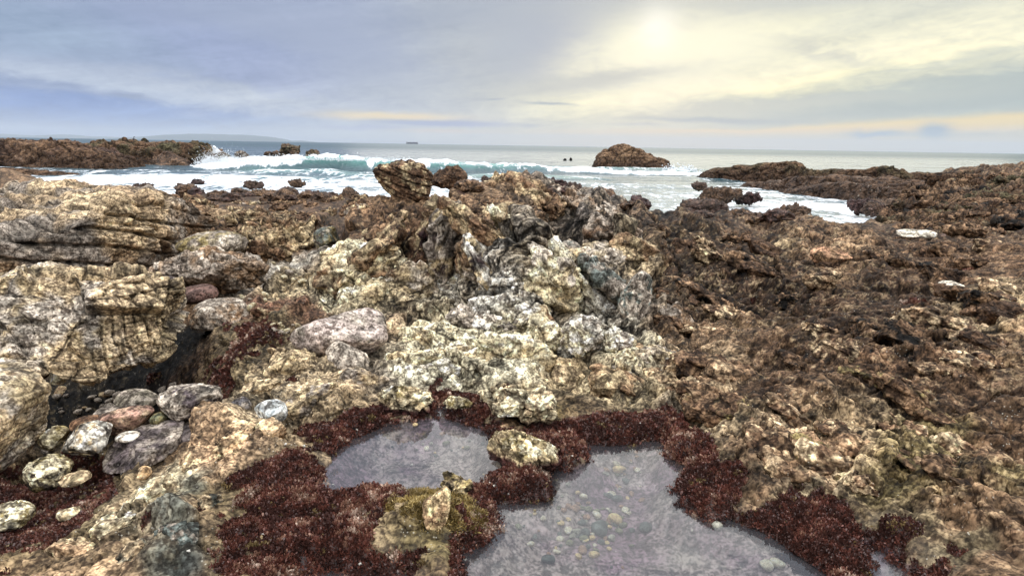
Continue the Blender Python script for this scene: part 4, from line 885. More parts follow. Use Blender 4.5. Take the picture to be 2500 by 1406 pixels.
for i, (u0, v0, u1, v1, Y, lab) in enumerate(SHORE):
    hw = (u1-u0)/2/FPX*Y
    B('shore_rock', lab, u0, v0, u1, v1, Y, depth=max(hw*.8,.3), sink=.10, hk=.8, seed=200+i, sub=6 if hw>.3 else 5, planes=7, **dict(sh, pal=[('dbrown',(104,80,68)),('umber','dbrown'),((96,66,60),(70,50,46))][i%3]))
# fillers along the shore so that its edge reads as many separate rocks
r_ = np.random.default_rng(5); n_sh = 0
for i in range(36):
    u = r_.uniform(300, 900) if i < 26 else r_.uniform(1150, 1950)
    v = 474+r_.uniform(-2,18) if i < 26 else np.interp(u, [1150,1450,1600,1950], [462,478,505,545])+r_.uniform(-6,14)
    p = ground_hit(u, v)
    if p[1] > 24 or p[1] < 6: continue
    s = r_.uniform(.14,.34)*(p[1]/16)**.6
    boulder('shore_rock', (p[0], p[1], p[2]+s*.15), (s, s*.8, s*.42), yaw=r_.uniform(0,180), seed=300+i, sub=5, planes=9, rough=1.3, blk=.9, pit=.2, wet=.4, pal=[('umber','dbrown'),('brown','umber'),('dbrown',(96,70,60))][i%3],
            group='brown rocks scattered along the shoreline', cat='rock', lab='brown rock among many scattered along the shoreline')
# scattered broken stones over the ground
r_ = np.random.default_rng(15)
ROCKS = []
for i in range(10):
    o = boulder('loose_stone', (0,0,-60), (1,.8,.6), seed=400+i, sub=4, planes=8, rough=.8, blk=.3, pit=0, pal=[('pgrey','grey'),('sand','brown'),('cream','sand'),('grey',(90,82,78)),('brown','umber')][i%5], mat=M_FAR if False else M_PEB)
    ROCKS.append(o)
def scatter(n, zones, smin, smax, name, lab, cat, group, sel=None):
    k = 0
    for i in range(n):
        u0, v0, ru, rv = zones[r_.integers(len(zones))]
        u = u0+ru*r_.uniform(-1,1); v = v0+rv*r_.uniform(-1,1); p = ground_hit(u, v)
        if p[1] > 12: continue
        s = r_.uniform(0,1)**2*(smax-smin)+smin; s *= p[1]/4
        src = ROCKS[(sel[r_.integers(len(sel))] if sel else r_.integers(10))]
        o = src.copy(); C.objects.link(o); o.name = name; o.location = (p[0], p[1], p[2]+s*.25); o.scale = (s, s*r_.uniform(.7,1.1), s*r_.uniform(.7,1.1)); o.rotation_euler = (r_.uniform(-.5,.5), r_.uniform(-.5,.5), r_.uniform(0,6.3))
        tag(o, lab, cat, group); k += 1
    return k
scatter(34, [(700,668,45,25),(620,730,30,30),(690,800,40,15)], .014, .04, 'pebble', 'pale pebble in the stony gap left of the outcrop', 'pebble', 'pebbles in the gap left of the outcrop', [0,2,5,7])
scatter(40, [(1150,770,60,25),(1220,800,50,12)], .014, .04, 'pebble', 'grey pebble in the crevice at the foot of the outcrop', 'pebble', 'pebbles in the outcrop crevice', [0,3,5,8])
scatter(30, [(1560,890,60,30),(1500,830,40,30)], .014, .045, 'pebble', 'pale angular stone in the cleft right of the outcrop', 'stone', 'stones in the right cleft', [0,2,5,7])
scatter(90, [(250,985,120,25),(330,1010,150,50),(200,1080,100,40),(420,980,90,40)], .016, .05, 'pebble', 'dark grey stone on the gully floor among the larger stones', 'stone', 'small stones on the gully floor', [0,3,5,8,1])
for o in ROCKS: bpy.data.objects.remove(o)

# ------------------------------------------------------------------ pebbles on the pool bed and shells
PC = [((226,198,140),'tan'),((176,176,164),'grey'),((120,130,126),'blue grey'),((240,230,204),'cream'),((186,148,118),'reddish'),((146,148,120),'olive')]
PEB = []
for i in range(18):
    c = PC[i%6][0]
    o = boulder('pebble', (0,0,-60), (1,.78,.55), seed=500+i, sub=3, planes=2 if i < 12 else 6, rough=.25, blk=0, pit=0, pal=(c, tuple(int(q*.82) for q in c)), mat=M_PEB, soft=.12)
    o.data.name = 'pebble'; PEB.append(o)
r_ = np.random.default_rng(21); placed = []
def peb(u, v, s, k, lab, group, ground_only=False):
    # refraction is not modelled, so the sight line runs straight to the bed
    p = ground_hit(u, v); o = PEB[k].copy(); C.objects.link(o); o.name = 'pebble'
    o.location = (p[0], p[1], p[2]+s*.3); o.scale = (s, s, s); o.rotation_euler = (r_.uniform(-.25,.25), r_.uniform(-.25,.25), r_.uniform(0,6.3))
    tag(o, lab, 'pebble', group)
NAMED = [(1458,1300,.048,14,'largest grey green triangular stone in the pool'),(1512,1152,.030,0,'yellow stone at the top of the pool pebbles'),(1505,1222,.024,2,'round blue grey pebble at the head of the pebble patch'),
 (1575,1292,.030,2,'round grey stone off to the right of the pebble patch'),(1400,1246,.022,4,'reddish brown pebble at the left head of the patch'),(1385,1298,.018,3,'cream pebble left of the largest stone'),(1358,1350,.014,3,'cream pebble at the bottom of the patch'),
 (1337,1370,.024,2,'dark blue grey pebble at the lower left of the patch'),(1500,1275,.034,0,'pale tan chunk right of the largest stone'),(1525,1248,.018,3,'cream pebble below the round blue grey one'),(1866,1388,.030,3,'pale yellow stone near the bottom right of the pool'),(1895,1380,.026,3,'pale cream stone beside the pale yellow stone'),(1748,1288,.024,1,'flat white stone alone near the right pool rim'),(1386,1184,.012,1,'grey shell in the upper left of the pool'),(1090,1086,.020,5,'olive stone breaking the surface in the left pool')]
for u, v, s, k, lab in NAMED: peb(u, v, s, k, lab, None)
for i in range(150):
    if i < 105: u, v = r_.normal(1430, 62), r_.normal(1290, 42)
    elif i < 135: u, v = r_.normal(1520, 30), r_.normal(1165, 32)
    else: u, v = r_.normal(1080, 60), r_.normal(1085, 22)
    if v > 1395: continue
    k = int(r_.integers(18)); s = .007+.014*r_.uniform(0,1)**2
    where = 'in the main patch of the larger pool' if i < 105 else ('trailing to the far end of the larger pool' if i < 135 else 'on the bed of the left pool')
    peb(u, v, s, k, 'small %s pebble %s' % (PC[k%6][1], where), 'small pebbles '+where)
# snail shells on the turf
sm_, nt, b = new_mat('shell'); n = noise(nt, objco(nt), 2.5, 3); nt.links.new(mixc(nt, n, (.42,.38,.32), (.80,.77,.70)).s, b.inputs['Base Color']); b.inputs['Roughness'].default_value = .4
def shell_mesh():
    V = []; F = []; nt_, ns = 40, 8
    for i in range(nt_):
        t = i/(nt_-1); a = t*2.6*2*math.pi; rr = .62*(1-t)+.02; tr = .42*(1-t)+.02; zc = 1.15*t
        cx, cy = rr*math.cos(a), rr*math.sin(a)
        for j in range(ns):
            b_ = j/ns*2*math.pi; V.append((cx+tr*math.cos(b_)*math.cos(a), cy+tr*math.cos(b_)*math.sin(a), zc+tr*math.sin(b_)))
    for i in range(nt_-1):
        for j in range(ns): F.append((i*ns+j, i*ns+(j+1)%ns, (i+1)*ns+(j+1)%ns, (i+1)*ns+j))
    return np.array(V), np.array(F)
sv, sf = shell_mesh(); sh0 = mk('sea_snail', sv, sf, sm_)
spots = [(1146,1180),(868,1056),(1205,1190),(1196,1183),(1392,1120),(742,1092),(744,1222),(812,1187),(905,1208),(1186,1262),(1196,1334),(1005,1138),(700,1088),(560,1170),(250,1110),(300,1160),(1130,1370),(880,1380),(1690,1300),(640,1310),(1240,1210),(1560,1040),(460,1350)]
for i, (u, v) in enumerate(spots):
    p = ground_hit(u, v); o = sh0 if i == 0 else sh0.copy()
    if i: C.objects.link(o); o.name = 'sea_snail'
    o.location = (p[0], p[1], p[2]+.005); o.scale = (.0065,)*3; o.rotation_euler = (r_.uniform(-1.2,1.2), r_.uniform(-1.2,1.2), r_.uniform(0,6))
    tag(o, 'tiny pale sea snail shell on the algae near the pools', 'sea snail', 'tiny sea snails dotted round the pools')
for o in PEB: bpy.data.objects.remove(o)
print('pebbles', time.time()-T0)

# ------------------------------------------------------------------ far rocks: headland, stacks, reef
def ridge(name, lab, top, Y, half, cat, pal, seed, base=-1.3, nx=700, ny=140, mat=None, rough=1.0, yfun=None, wet=.1, p=2.4, amp=.22, ends=.06, lower=5):
    """a rocky ridge whose crest follows photo points (u, v) at distance Y; half = half-depth"""
    us = np.array([q[0] for q in top], float); 
    Yf = yfun or (lambda u: Y)
    pts = np.array([at(u, v+lower, Yf(u)) for u, v in top])
    s = np.linspace(0, 1, nx); uu = us[0]+(us[-1]-us[0])*s
    X = np.interp(uu, us, pts[:,0]); Yc = np.interp(uu, us, pts[:,1]); Zt = np.interp(uu, us, pts[:,2])
    tt = np.linspace(-1, 1, ny); sg = np.sign(tt)*np.abs(tt)**1.25
    endk = np.clip(np.minimum(s, 1-s)/ends, 0, 1)**.5
    hw = half*(.35+.65*endk)
    P = np.zeros((nx, ny, 3)); P[:,:,0] = X[:,None]; P[:,:,1] = Yc[:,None]+sg[None]*hw[:,None]
    prof = (1-np.abs(sg)**p)
    P[:,:,2] = base+(Zt-base)[:,None]*endk[:,None]**.6*prof[None]
    Pv = P.reshape(-1,3).astype(f32); sc = max(half/2.2, .2)
    def nn(G):
        du = np.gradient(G, axis=0); dv = np.gradient(G, axis=1); N = np.cross(du, dv); return (N/np.maximum(np.linalg.norm(N,axis=2,keepdims=True),1e-9)).reshape(-1,3).astype(f32)
    N = nn(P); q = Pv/sc+seed*3.1; w = q+.2*np.stack([vn(q*1.7), vn(q*1.7+4), vn(q*1.7+8)],1)
    b1 = blocks(w*np.array([.9,1.1,1.7],f32), 1); b2 = blocks(w*np.array([2.6,3,4.6],f32), 2); r1 = fbm(w*1.0, 5, .5, True); r2 = fbm(w*6, 4, .6, True)
    c1 = np.exp(-b1[:,1]/.06); c2 = np.exp(-b2[:,1]/.08)
    d = sc*rough*amp*(.3*b1[:,0]+1.0*b1[:,3]+.12*b2[:,0]+.4*b2[:,3]+.6*r1+.3*r2-.7*c1-.3*c2)
    topk = np.repeat(ss(0,1,1-np.abs(tt)*2.2)[None], nx, 0).ravel()
    d = d*(1-.55*topk)
    P2 = Pv+N*d[:,None].astype(f32)
    c0, cc = PL(pal[0]), PL(pal[1]); m = ss(-.3,.3, fbm(q*1.1, 4, .6))[:,None]; tint = (c0*(1-m)+cc*m)*(1-.5*(c1*.8+c2*.5)[:,None])*(1+.5*r2[:,None]*.6)
    if len(pal) > 2:
        m2 = ss(-.2,.9, P2[:,2]-SEA-.6+.5*fbm(q*2, 3))[:,None]; tint = PL(pal[2])*(1-m2)+tint*m2
    tint = np.clip(tint, .012, .6)
    idx = np.arange(nx*ny).reshape(nx, ny); F = np.stack([idx[:-1,:-1], idx[1:,:-1], idx[1:,1:], idx[:-1,1:]], 2).reshape(-1,4)
    o = mk(name, P2, F, mat or M_FAR, dict(tint=tint, wet=np.full(len(P2), wet), crack=np.full(len(P2), .3))); tag(o, lab, cat); return o
ridge('headland', 'long dark rocky headland behind, reaching into the surf at the left', [(-700,352),(-300,345),(180,360),(222,348),(300,343),(322,338),(345,346),(400,346),(430,350),(490,346),(505,352),(530,352),(548,372),(566,386)], 66, 3.2, 'headland', ('umber','moss','dbrown'), 3, nx=1000, p=5, base=-2.0, amp=.24)
ridge('headland', 'nearer brown headland spur sloping down at the left', [(-700,360),(-200,348),(0,344),(60,341),(110,346),(150,338),(172,342),(190,358),(240,362),(300,380),(325,398),(345,418)], 56, 3.6, 'headland', ('umber',(96,72,58),'dbrown'), 5, nx=900, p=3.2, base=-2.0, amp=.22)
ridge('headland', 'low brown ledge at the water below the headland spur', [(-300,412),(0,406),(60,408),(140,416),(200,420)], 44, 1.2, 'rock ledge', ('umber','dbrown'), 6, nx=300, ny=80, p=3, base=-1.6, amp=.18)
B('headland_rock', 'rounded dark rock block at the foot of the headland in front', 370, 376, 480, 414, 62, depth=2.0, seed=91, mat=M_FAR, pal=('umber','dbrown'), rough=1, blk=.6, cat='rock', wet=.3, sink=.8)
B('headland_rock', 'dark rock at the tip of the headland washed by white water', 512, 376, 570, 408, 60, depth=1.0, seed=92, mat=M_FAR, pal=('umber','moss'), rough=1.1, blk=.6, cat='rock', wet=.4, sink=.4)
B('sea_rock', 'thin rock spur behind the breaking wave near the headland', 574, 368, 612, 384, 74, depth=.6, seed=93, mat=M_FAR, pal=('umber','grey'), rough=1.2, blk=.6, cat='rock', wet=.4, sink=.3)
B('sea_rock', 'dark blocky rock beyond the breaking wave, larger of two', 676, 356, 734, 378, 95, depth=1.2, seed=94, mat=M_FAR, pal=('umber','moss'), rough=1.1, blk=.8, cat='rock', boxy=3.2, wet=.3, sink=.4)
B('sea_rock', 'low reef spur joined to the left of the dark blocky rock', 645, 369, 700, 380, 96, depth=1.0, seed=95, mat=M_FAR, pal=('umber','dbrown'), rough=1.1, blk=.8, cat='rock', wet=.3, sink=.3)
B('sea_rock', 'smaller dark humped rock right of the blocky rock', 746, 364, 782, 381, 92, depth=.9, seed=96, mat=M_FAR, pal=('umber','moss'), rough=1, blk=.6, cat='rock', wet=.3, sink=.3)
B('sea_rock', 'tiny left black rock of a pair showing in open water', 1375, 386, 1383, 389, 110, depth=.3, seed=97, mat=M_FAR, pal=('black','black'), sub=4, cat='rock', sink=.3)
B('sea_rock', 'tiny right black rock of a pair showing in open water', 1390, 386, 1397, 389, 110, depth=.3, seed=98, mat=M_FAR, pal=('black','black'), sub=4, cat='rock', sink=.3)
ridge('sea_stack', 'dark brown sea stack standing alone in the water right of centre', [(1447,408),(1456,385),(1466,370),(1478,362),(1500,352),(1516,348),(1535,352),(1552,360),(1570,366),(1600,380),(1625,388),(1634,398)], 78, 3.0, 'sea stack', ('umber','brown','dbrown'), 9, nx=500, p=2.6, base=-2.2, amp=.2, rough=.9, ends=.02)
B('sea_rock', 'small rock at the right foot of the sea stack', 1606, 398, 1644, 418, 70, depth=.8, seed=99, mat=M_FAR, pal=('dbrown','umber'), cat='rock', wet=.4, sink=.3)
ridge('reef', 'long brown reef running in from the right behind the channel', [(1686,428),(1716,412),(1760,406),(1800,400),(1850,398),(1880,396),(1920,391),(1945,392),(1962,402),(1975,414),(2010,409),(2060,408),(2110,412),(2130,406),(2165,400),(2195,408),(2215,420),(2260,417),(2320,420),(2352,410),(2380,405),(2440,404),(2470,410),(2520,412),(2700,405)], 0, 2.0, 'reef', ('umber','moss','dbrown'), 12, nx=1300, p=2.6, base=-1.9, amp=.2, yfun=lambda u: np.interp(u, [1686,1950,2250,2700], [54,48,42,38]))
ridge('reef', 'lower ledge of the reef stepping down to the channel', [(1790,450),(1850,440),(1900,436),(1950,425),(2000,430),(2040,424),(2100,430),(2180,430),(2260,440),(2400,440)], 0, 2.2, 'reef', ('umber','dbrown','dbrown'), 14, nx=900, p=2.2, base=-1.8, amp=.17, yfun=lambda u: np.interp(u, [1790,2000,2400], [43,37,32]), wet=.3)
ridge('reef', 'near low tongue of the reef beside the channel mouth', [(1900,462),(1960,452),(2010,444),(2060,440),(2120,446),(2200,462),(2300,470)], 0, 1.6, 'reef', ('dbrown','umber','dbrown'), 16, nx=700, p=2.2, base=-1.7, amp=.16, yfun=lambda u: np.interp(u, [1900,2050,2300], [37,33,27]), wet=.4)
print('ridges', time.time()-T0)

# ------------------------------------------------------------------ sea
def sea_mat():
    m, nt, b = new_mat('sea_water'); co = objco(nt)
    foam = attr(nt, 'foam'); green = attr(nt, 'green')
    sep = nt.nodes.new('ShaderNodeSeparateXYZ'); nt.links.new(co.s, sep.inputs[0]); x, y = E(nt, sep.outputs[0]), E(nt, sep.outputs[1])
    sv = comb(nt, x*0.9, y*.38, 0.0)
    f1 = noise(nt, sv, 1.0, 7, .66, .6); f2 = noise(nt, comb(nt, x*3.0, y*1.4, 5.0), 1.0, 5, .65, .8)
    fm = (foam*1.04+(f1-.5)*2.3+(f2-.5)*1.4-.56).smooth(0, .36)*foam.smooth(.01,.12)
    wc = mixc(nt, green, (.022,.060,.075), (.11,.40,.32))
    milky = mixc(nt, foam.smooth(0,1.2)*.6, wc, (.22,.32,.36))
    c = mixc(nt, fm, milky, (.84,.87,.90))
    nt.links.new(c.s, b.inputs['Base Color'])
    nt.links.new((fm*.5+.13+attr(nt,'far')*.22).s, b.inputs['Roughness']); b.inputs['IOR'].default_value = 1.33
    w1 = noise(nt, comb(nt, x*.35, y*.8, 0.0), 1.0, 6, .62, .3); w2 = noise(nt, comb(nt, x*1.6, y*2.6, 2.0), 1.0, 5, .6)
    bn = bump(nt, w1*.8+w2*.22+fm*.10, .38, .7)
    nt.links.new(bn.s, b.inputs['Normal'])
    return m
M_SEA = sea_mat()
def wave_crest(x): return 57+2.2*np.sin(x*.11+.7)+.8*np.sin(x*.37)
def build_sea():
    g = (HC-SEA)
    rows = np.concatenate([np.linspace(7, 20, 60)[:-1], 1/np.linspace(1/20, 1/52, 330), np.linspace(52.05, 66, 330), 1/np.linspace(1/66.2, 1/19500, 240)])
    a = np.concatenate([-np.geomspace(.86, 6, 40)[::-1], np.linspace(-.85, .85, 1100), np.geomspace(.86, 6, 40)])
    AA, YY = np.meshgrid(a, rows, indexing='xy'); X = (AA*YY).ravel(); Y = YY.ravel(); n = len(X)
    z = np.full(n, SEA)
    P = np.stack([X, Y, 0*X], 1).astype(f32)
    s1 = par(lambda p: fbm(p*np.array([.12,.35,1],f32), 4, .55), n, P); s2 = par(lambda p: fbm(p*np.array([.7,1.2,1],f32), 3, .55, False, 4.), n, P)
    z += .10*s1*ss(20, 50, Y)*ss(600,80,Y)*2+.035*s2*ss(300,60,Y)
    # breaking wave
    u = X/Y*FPX+1250
    Hx = np.interp(u, [430,540,620,700,800,900,1000,1080,1200,1350,1480,1620,1700,1800], [.0,.55,.95,1.15,1.15,1.1,1.05,.9,.62,.35,.5,.4,.3,0])
    wob = par(lambda p: fbm(p*np.array([.25,.0,1],f32), 3, .5, False, 3.), n, P)
    lumps = par(lambda p: fbm(p*np.array([1.4,1.4,1],f32), 5, .65, False, 6.), n, P)
    lumps2 = par(lambda p: fbm(p*np.array([3.6,3.2,1],f32), 4, .7, True, 2.), n, P)
    t = (Y-wave_crest(X)-wob*2.0)
    front = np.exp(-(np.minimum(t,0)/1.25)**2); back = np.exp(-(np.maximum(t,0)/3.2)**2)
    sh_ = np.where(t < 0, front, back)
    Hh = Hx*(1+.35*wob)
    z += Hh*sh_
    brk = ss(.12, -.18, par(lambda p: fbm(p*np.array([.16,.0,1],f32), 3, .6, False, 21.), n, P)+np.interp(u, [540,640,760,830,900,1000,1060,1130,1300,1500,1640],[-.6,-.5,-.3,.1,-.25,-.2,.12,.2,.15,.1,-.1]))
    fw = np.clip(brk*ss(-1.9,-.6,t)*ss(3.0,.6,t)*ss(.1,.4,Hx), 0, 1)
    top = ss(-1.1,-.2,t)*ss(1.6,.1,t)*ss(.1,.35,Hx)*.85
    fw = np.maximum(fw, top*ss(-.25,.2,lumps+.1))
    fw = np.maximum(fw, .34*ss(-3.0,-.6,t)*ss(2,0,t)*ss(.1,.4,Hx)*ss(-.05,.3,lumps2+.25*lumps))
    z += fw*(.30*lumps+.16*np.maximum(lumps2,-.2))*np.minimum(Hh,1)
    green = sh_*ss(-1.8,-.1,t)*ss(1.2,.1,t)*ss(.2,.8,Hx)
    # second, smaller rollers in the channel
    for yc, h, u0, u1 in ((49,.30,560,1500),(72,.35,1100,1750),(41,.16,300,900),(66,.5,1560,1720)):
        tt = Y-(yc+2*np.sin(X*.15+yc)+wob*3); w_ = np.clip((u-u0)/80,0,1)*np.clip((u1-u)/80,0,1); e_ = np.exp(-(tt/np.where(tt<0,.8,2.2))**2); z += h*w_*e_*(.6+.6*s1)
        fw = np.maximum(fw, w_*e_*ss(-.1,.4,s2+.15)*(.65 if yc != 66 else 1)); green = np.maximum(green, w_*e_*.35)
    # foam near shore
    den = np.interp(Y, [7,16,24,30,40,48,54,60,75,110], [.95,.95,.92,.85,.80,.55,.28,.16,.08,0.0])
    ux = np.interp(u, [0,200,560,900,1150,1400,1600,1800,2200], [1.1,1.1,1.08,1.0,.85,.62,.62,.8,.9])
    foam = np.clip(den*ux+.30*s1*ss(90,50,Y), 0, 1)*ss(130,80,Y)
    st = np.exp(-((X-11.5)**2/60+(Y-72)**2/60)); foam = np.maximum(foam, st*.7)
    foam = np.maximum(foam, fw*1.45)
    idx = np.arange(n).reshape(len(rows), len(a)); F = np.stack([idx[:-1,:-1], idx[:-1,1:], idx[1:,1:], idx[1:,:-1]], 2).reshape(-1,4)
    o = mk('sea', np.stack([X, Y, z], 1), F, M_SEA, dict(foam=foam, green=green, far=ss(50,400,Y))); tag(o, 'open sea with a breaking wave and foam', kind='structure')
build_sea()
# spray and white water on the headland tip
def spray():
    r = np.random.default_rng(9); V, F = ico(0) if 0 else ico(1); VV = []; FF = []; k = 0
    def drop(p, s):
        nonlocal k
        VV.append(V*s*np.array([1,1,r.uniform(.6,1.2)])+p); FF.append(F+k); k += len(V)
    for i in range(9000):
        t = r.uniform(0,1); u = 508+t*62+r.normal(0,10); base = at(u, 404, 59)
        h = abs(r.normal(0,.42))**1.3*1.2; drop((base[0]+r.normal(0,.3), base[1]+r.normal(0,.8), SEA+.05+h), r.uniform(.01,.07)*(1.2-min(h,1)*.7))
    for i in range(8000):
        u = r.choice([r.uniform(540,740), r.uniform(740,1000), r.uniform(1040,1200)], p=[.5,.35,.15]); p = at(u, 390, 57); X_ = p[0]; y = float(wave_crest(X_))+r.normal(-.2,.7)
        hx = np.interp(u,[540,700,1000,1200],[.8,1.2,1.1,.7]); drop((X_*y/p[1], y, SEA+hx*.75+abs(r.normal(0,.15))), r.uniform(.008,.035))
    for i in range(600):
        u = r.uniform(1625,1700); p = at(u, 410, 66); drop((p[0], p[1]+r.normal(0,1), SEA+abs(r.normal(0,.28))), r.uniform(.02,.09))
    m, nt, b = new_mat('spray_water'); n_ = noise(nt, objco(nt), 3); nt.links.new(mixc(nt, n_, (.74,.79,.82), (.9,.92,.94)).s, b.inputs['Base Color']); b.inputs['Roughness'].default_value = .5
    o = mk('sea_spray', np.concatenate(VV), np.concatenate(FF), m); tag(o, 'white spray thrown up by the breaking wave', 'spray', kind='stuff')
    # water pouring off the rock: lumpy sheet
    def pour(path, wid, Yd):
        n = 60; ts = np.linspace(0,1,n); us = np.interp(ts, np.linspace(0,1,len(path)), [q[0] for q in path]); vs = np.interp(ts, np.linspace(0,1,len(path)), [q[1] for q in path]); ws = np.interp(ts, np.linspace(0,1,len(path)), wid)
        G = np.zeros((n, 14, 3))
        for i in range(n):
            for j in range(14):
                a_ = j/13*2-1; G[i,j] = at(us[i]+a_*ws[i], vs[i], Yd-.35*(1-a_*a_))
        P = G.reshape(-1,3).astype(f32); d = fbm(P*2.2,4,.6)*.28; P[:,1] -= .2+d; P[:,0] += fbm(P*1.8+5,3)*.25; P[:,2] += fbm(P*2.4+9,3)*.15
        idx = np.arange(n*14).reshape(n,14); F_ = np.stack([idx[:-1,:-1],idx[:-1,1:],idx[1:,1:],idx[1:,:-1]],2).reshape(-1,4)
        return P, F_
    A1, B1 = pour([(520,356),(530,366),(536,378),(522,388),(508,398),(502,410)], [5,9,12,16,10,8], 61.5)
    A2, B2 = pour([(556,384),(570,392),(578,404)], [6,10,14], 59.0)
    o = mk('white_water', np.concatenate([A1,A2]), np.concatenate([B1,B2+len(A1)]), m); tag(o, 'white water pouring down the tip of the headland', 'white water', kind='stuff')
spray()
print('sea', time.time()-T0)

# ------------------------------------------------------------------ hills, ship, bird
def hills():
    def one(top, Yd, half, seed, lab):
        us = np.array([q[0] for q in top], float); zt = np.array([at(u, v, Yd)[2] for u, v in top]); xs = np.array([at(u, v, Yd)[0] for u, v in top])
        nx, ny = 260, 40; s = np.linspace(0,1,nx); X = np.interp(s, np.linspace(0,1,len(xs)), xs); Zt = np.maximum(np.interp(X, xs, zt), SEA)
        tt = np.linspace(-1,1,ny); P = np.zeros((nx,ny,3)); P[:,:,0] = X[:,None]; P[:,:,1] = Yd+tt[None]*half; P[:,:,2] = SEA-3+(Zt-SEA+3)[:,None]*(1-np.abs(tt)**2)[None]
        Pv = P.reshape(-1,3).astype(f32); rr = fbm(Pv/420.+seed, 4, .55, True); Pv[:,2] += rr*14*np.repeat((1-np.abs(tt))[None],nx,0).ravel()*np.repeat(np.clip((Zt-SEA)/60,0,1),ny)
        idx = np.arange(nx*ny).reshape(nx,ny); F = np.stack([idx[:-1,:-1],idx[1:,:-1],idx[1:,1:],idx[:-1,1:]],2).reshape(-1,4)
        m, nt, b = new_mat('hill_scrub'); n_ = noise(nt, objco(nt), .004, 5); nt.links.new(mixc(nt, n_, (.03,.055,.06), (.07,.085,.08)).s, b.inputs['Base Color']); b.inputs['Roughness'].default_value = .9  # scrub colour shifted blue, some distance haze painted in
        o = mk('hills', Pv, F, m); tag(o, lab, kind='structure')
    one([(-900,330),(-400,322),(-100,326),(0,328),(40,330),(90,333),(160,329),(210,334),(270,335),(340,340)], 17500, 1200, 1, 'faint blue hills low on the horizon at the far left')
    one([(290,345),(330,337),(400,331),(470,328),(510,328),(560,330),(610,331),(650,334),(685,340),(700,345),(735,344),(765,349)], 14500, 1000, 2, 'blue hills of a distant headland beyond the rocks')
hills()
def box(name, c, s, mat, parent, bev=0.0):
    bm = bmesh.new(); bmesh.ops.create_cube(bm, size=1)
    for v in bm.verts: v.co = Vector((v.co.x*s[0]+c[0], v.co.y*s[1]+c[1], v.co.z*s[2]+c[2]))
    if bev: bmesh.ops.bevel(bm, geom=bm.edges[:], offset=bev, segments=2, affect='EDGES')
    me = bpy.data.meshes.new(name); bm.to_mesh(me); bm.free(); me.materials.append(mat); o = bpy.data.objects.new(name, me); C.objects.link(o); o.parent = parent; return o
def flat_mat(name, c0, c1, sc=.1, rough=.6):
    m, nt, b = new_mat(name); n_ = noise(nt, objco(nt), sc, 3); nt.links.new(mixc(nt, n_, c0, c1).s, b.inputs['Base Color']); b.inputs['Roughness'].default_value = rough; return m
def ship():
    Yd = 5200.; p = at(1006, 356, Yd); L_ = 30/FPX*Yd
    root = bpy.data.objects.new('container_ship', None); C.objects.link(root); root.location = (p[0], Yd, SEA); root.scale = (.92, 1, .5)
    tag(root, 'dark container ship far out on the horizon', 'ship')
    mh = flat_mat('ship_hull', (.03,.035,.05), (.05,.05,.07)); mc = flat_mat('ship_boxes', (.06,.06,.09), (.10,.09,.11), .2); ms = flat_mat('ship_house', (.25,.25,.28), (.3,.3,.32))
    h = L_/2; bm = bmesh.new(); pr = [(-h,0),(-h*.985,9),(h*.97,9),(h*1.02,13),(h,4),(h*.96,0)]
    fr = [bm.verts.new((x,-13,z)) for x,z in pr]; bk = [bm.verts.new((x,13,z)) for x,z in pr]; bm.faces.new(fr); bm.faces.new(bk[::-1])
    for i in range(6): bm.faces.new((fr[i],bk[i],bk[(i+1)%6],fr[(i+1)%6]))
    bmesh.ops.recalc_face_normals(bm, faces=bm.faces[:]); me = bpy.data.meshes.new('hull'); bm.to_mesh(me); bm.free(); me.materials.append(mh); o = bpy.data.objects.new('hull', me); C.objects.link(o); o.parent = root
    for i in range(9):
        x = -h*.62+i*h*.185; box('container_stack', (x,0,9.2+8+(i*37%3)), (h*.165,24,16+2*(i*37%3)), mc, root)
    b_ = box('bridge', (-h*.84,0,21), (h*.14,26,24), ms, root); box('funnel', (-h*.95,0,19), (h*.06,8,19), mh, root)
ship()
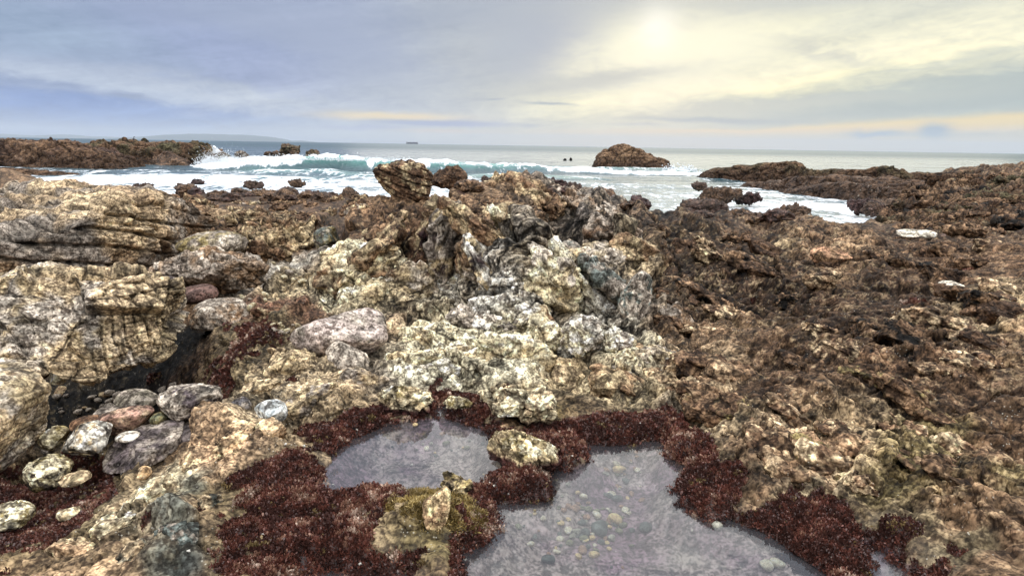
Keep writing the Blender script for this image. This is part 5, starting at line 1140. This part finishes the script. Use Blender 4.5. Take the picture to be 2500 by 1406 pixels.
def bird():
    p = at(325, 341, 65.5); m = flat_mat('cormorant_feathers', (.02,.02,.025), (.05,.05,.055), 8)
    bm = bmesh.new()
    pts = [((0,0,.10),.03),((.0,0,.2),.10),((.06,0,.34),.13),((.10,0,.50),.09),((.13,0,.62),.045),((.10,0,.74),.04),((.16,0,.80),.055),((.27,0,.79),.018),((.36,0,.77),.010)]
    me = bpy.data.meshes.new('perched_bird'); me.from_pydata([q[0] for q in pts], [(i,i+1) for i in range(len(pts)-1)], [])
    o = bpy.data.objects.new('perched_bird', me); C.objects.link(o); md = o.modifiers.new('skin','SKIN'); sk = me.skin_vertices[0].data
    for i, q in enumerate(pts): sk[i].radius = (q[1], q[1])
    sk[2].use_root = True; sub = o.modifiers.new('s','SUBSURF'); sub.levels = sub.render_levels = 2
    me.materials.append(m); o.location = (p[0], p[1], p[2]-.30); o.scale = (.7,.7,.7); tag(o, 'small dark bird standing on top of the left headland', 'bird')
bird()

# ------------------------------------------------------------------ air
if HAZE:
    bm = bmesh.new(); bmesh.ops.create_cube(bm, size=1)
    for v in bm.verts: v.co = Vector((v.co.x*44000, v.co.y*44000+1000, -6+(v.co.z+.5)*330))
    me = bpy.data.meshes.new('haze'); bm.to_mesh(me); bm.free(); m = bpy.data.materials.new('sea_air'); m.use_nodes = True; nt = m.node_tree; nt.nodes.clear()
    pv = nt.nodes.new('ShaderNodeVolumePrincipled'); pv.inputs['Color'].default_value = (.73,.80,.91,1); pv.inputs['Density'].default_value = 5.8e-5; pv.inputs['Anisotropy'].default_value = .2
    o_ = nt.nodes.new('ShaderNodeOutputMaterial'); nt.links.new(pv.outputs[0], o_.inputs['Volume']); me.materials.append(m)
    o = bpy.data.objects.new('haze', me); C.objects.link(o); tag(o, 'thin sea haze over the water', 'haze', kind='stuff')
    m.cycles.homogeneous_volume = True
S.cycles.use_denoising = DENOISE; S.cycles.volume_bounces = 1; S.cycles.max_bounces = 5; S.cycles.diffuse_bounces = 3; S.cycles.glossy_bounces = 2; S.cycles.transparent_max_bounces = 8
print('done', time.time()-T0)
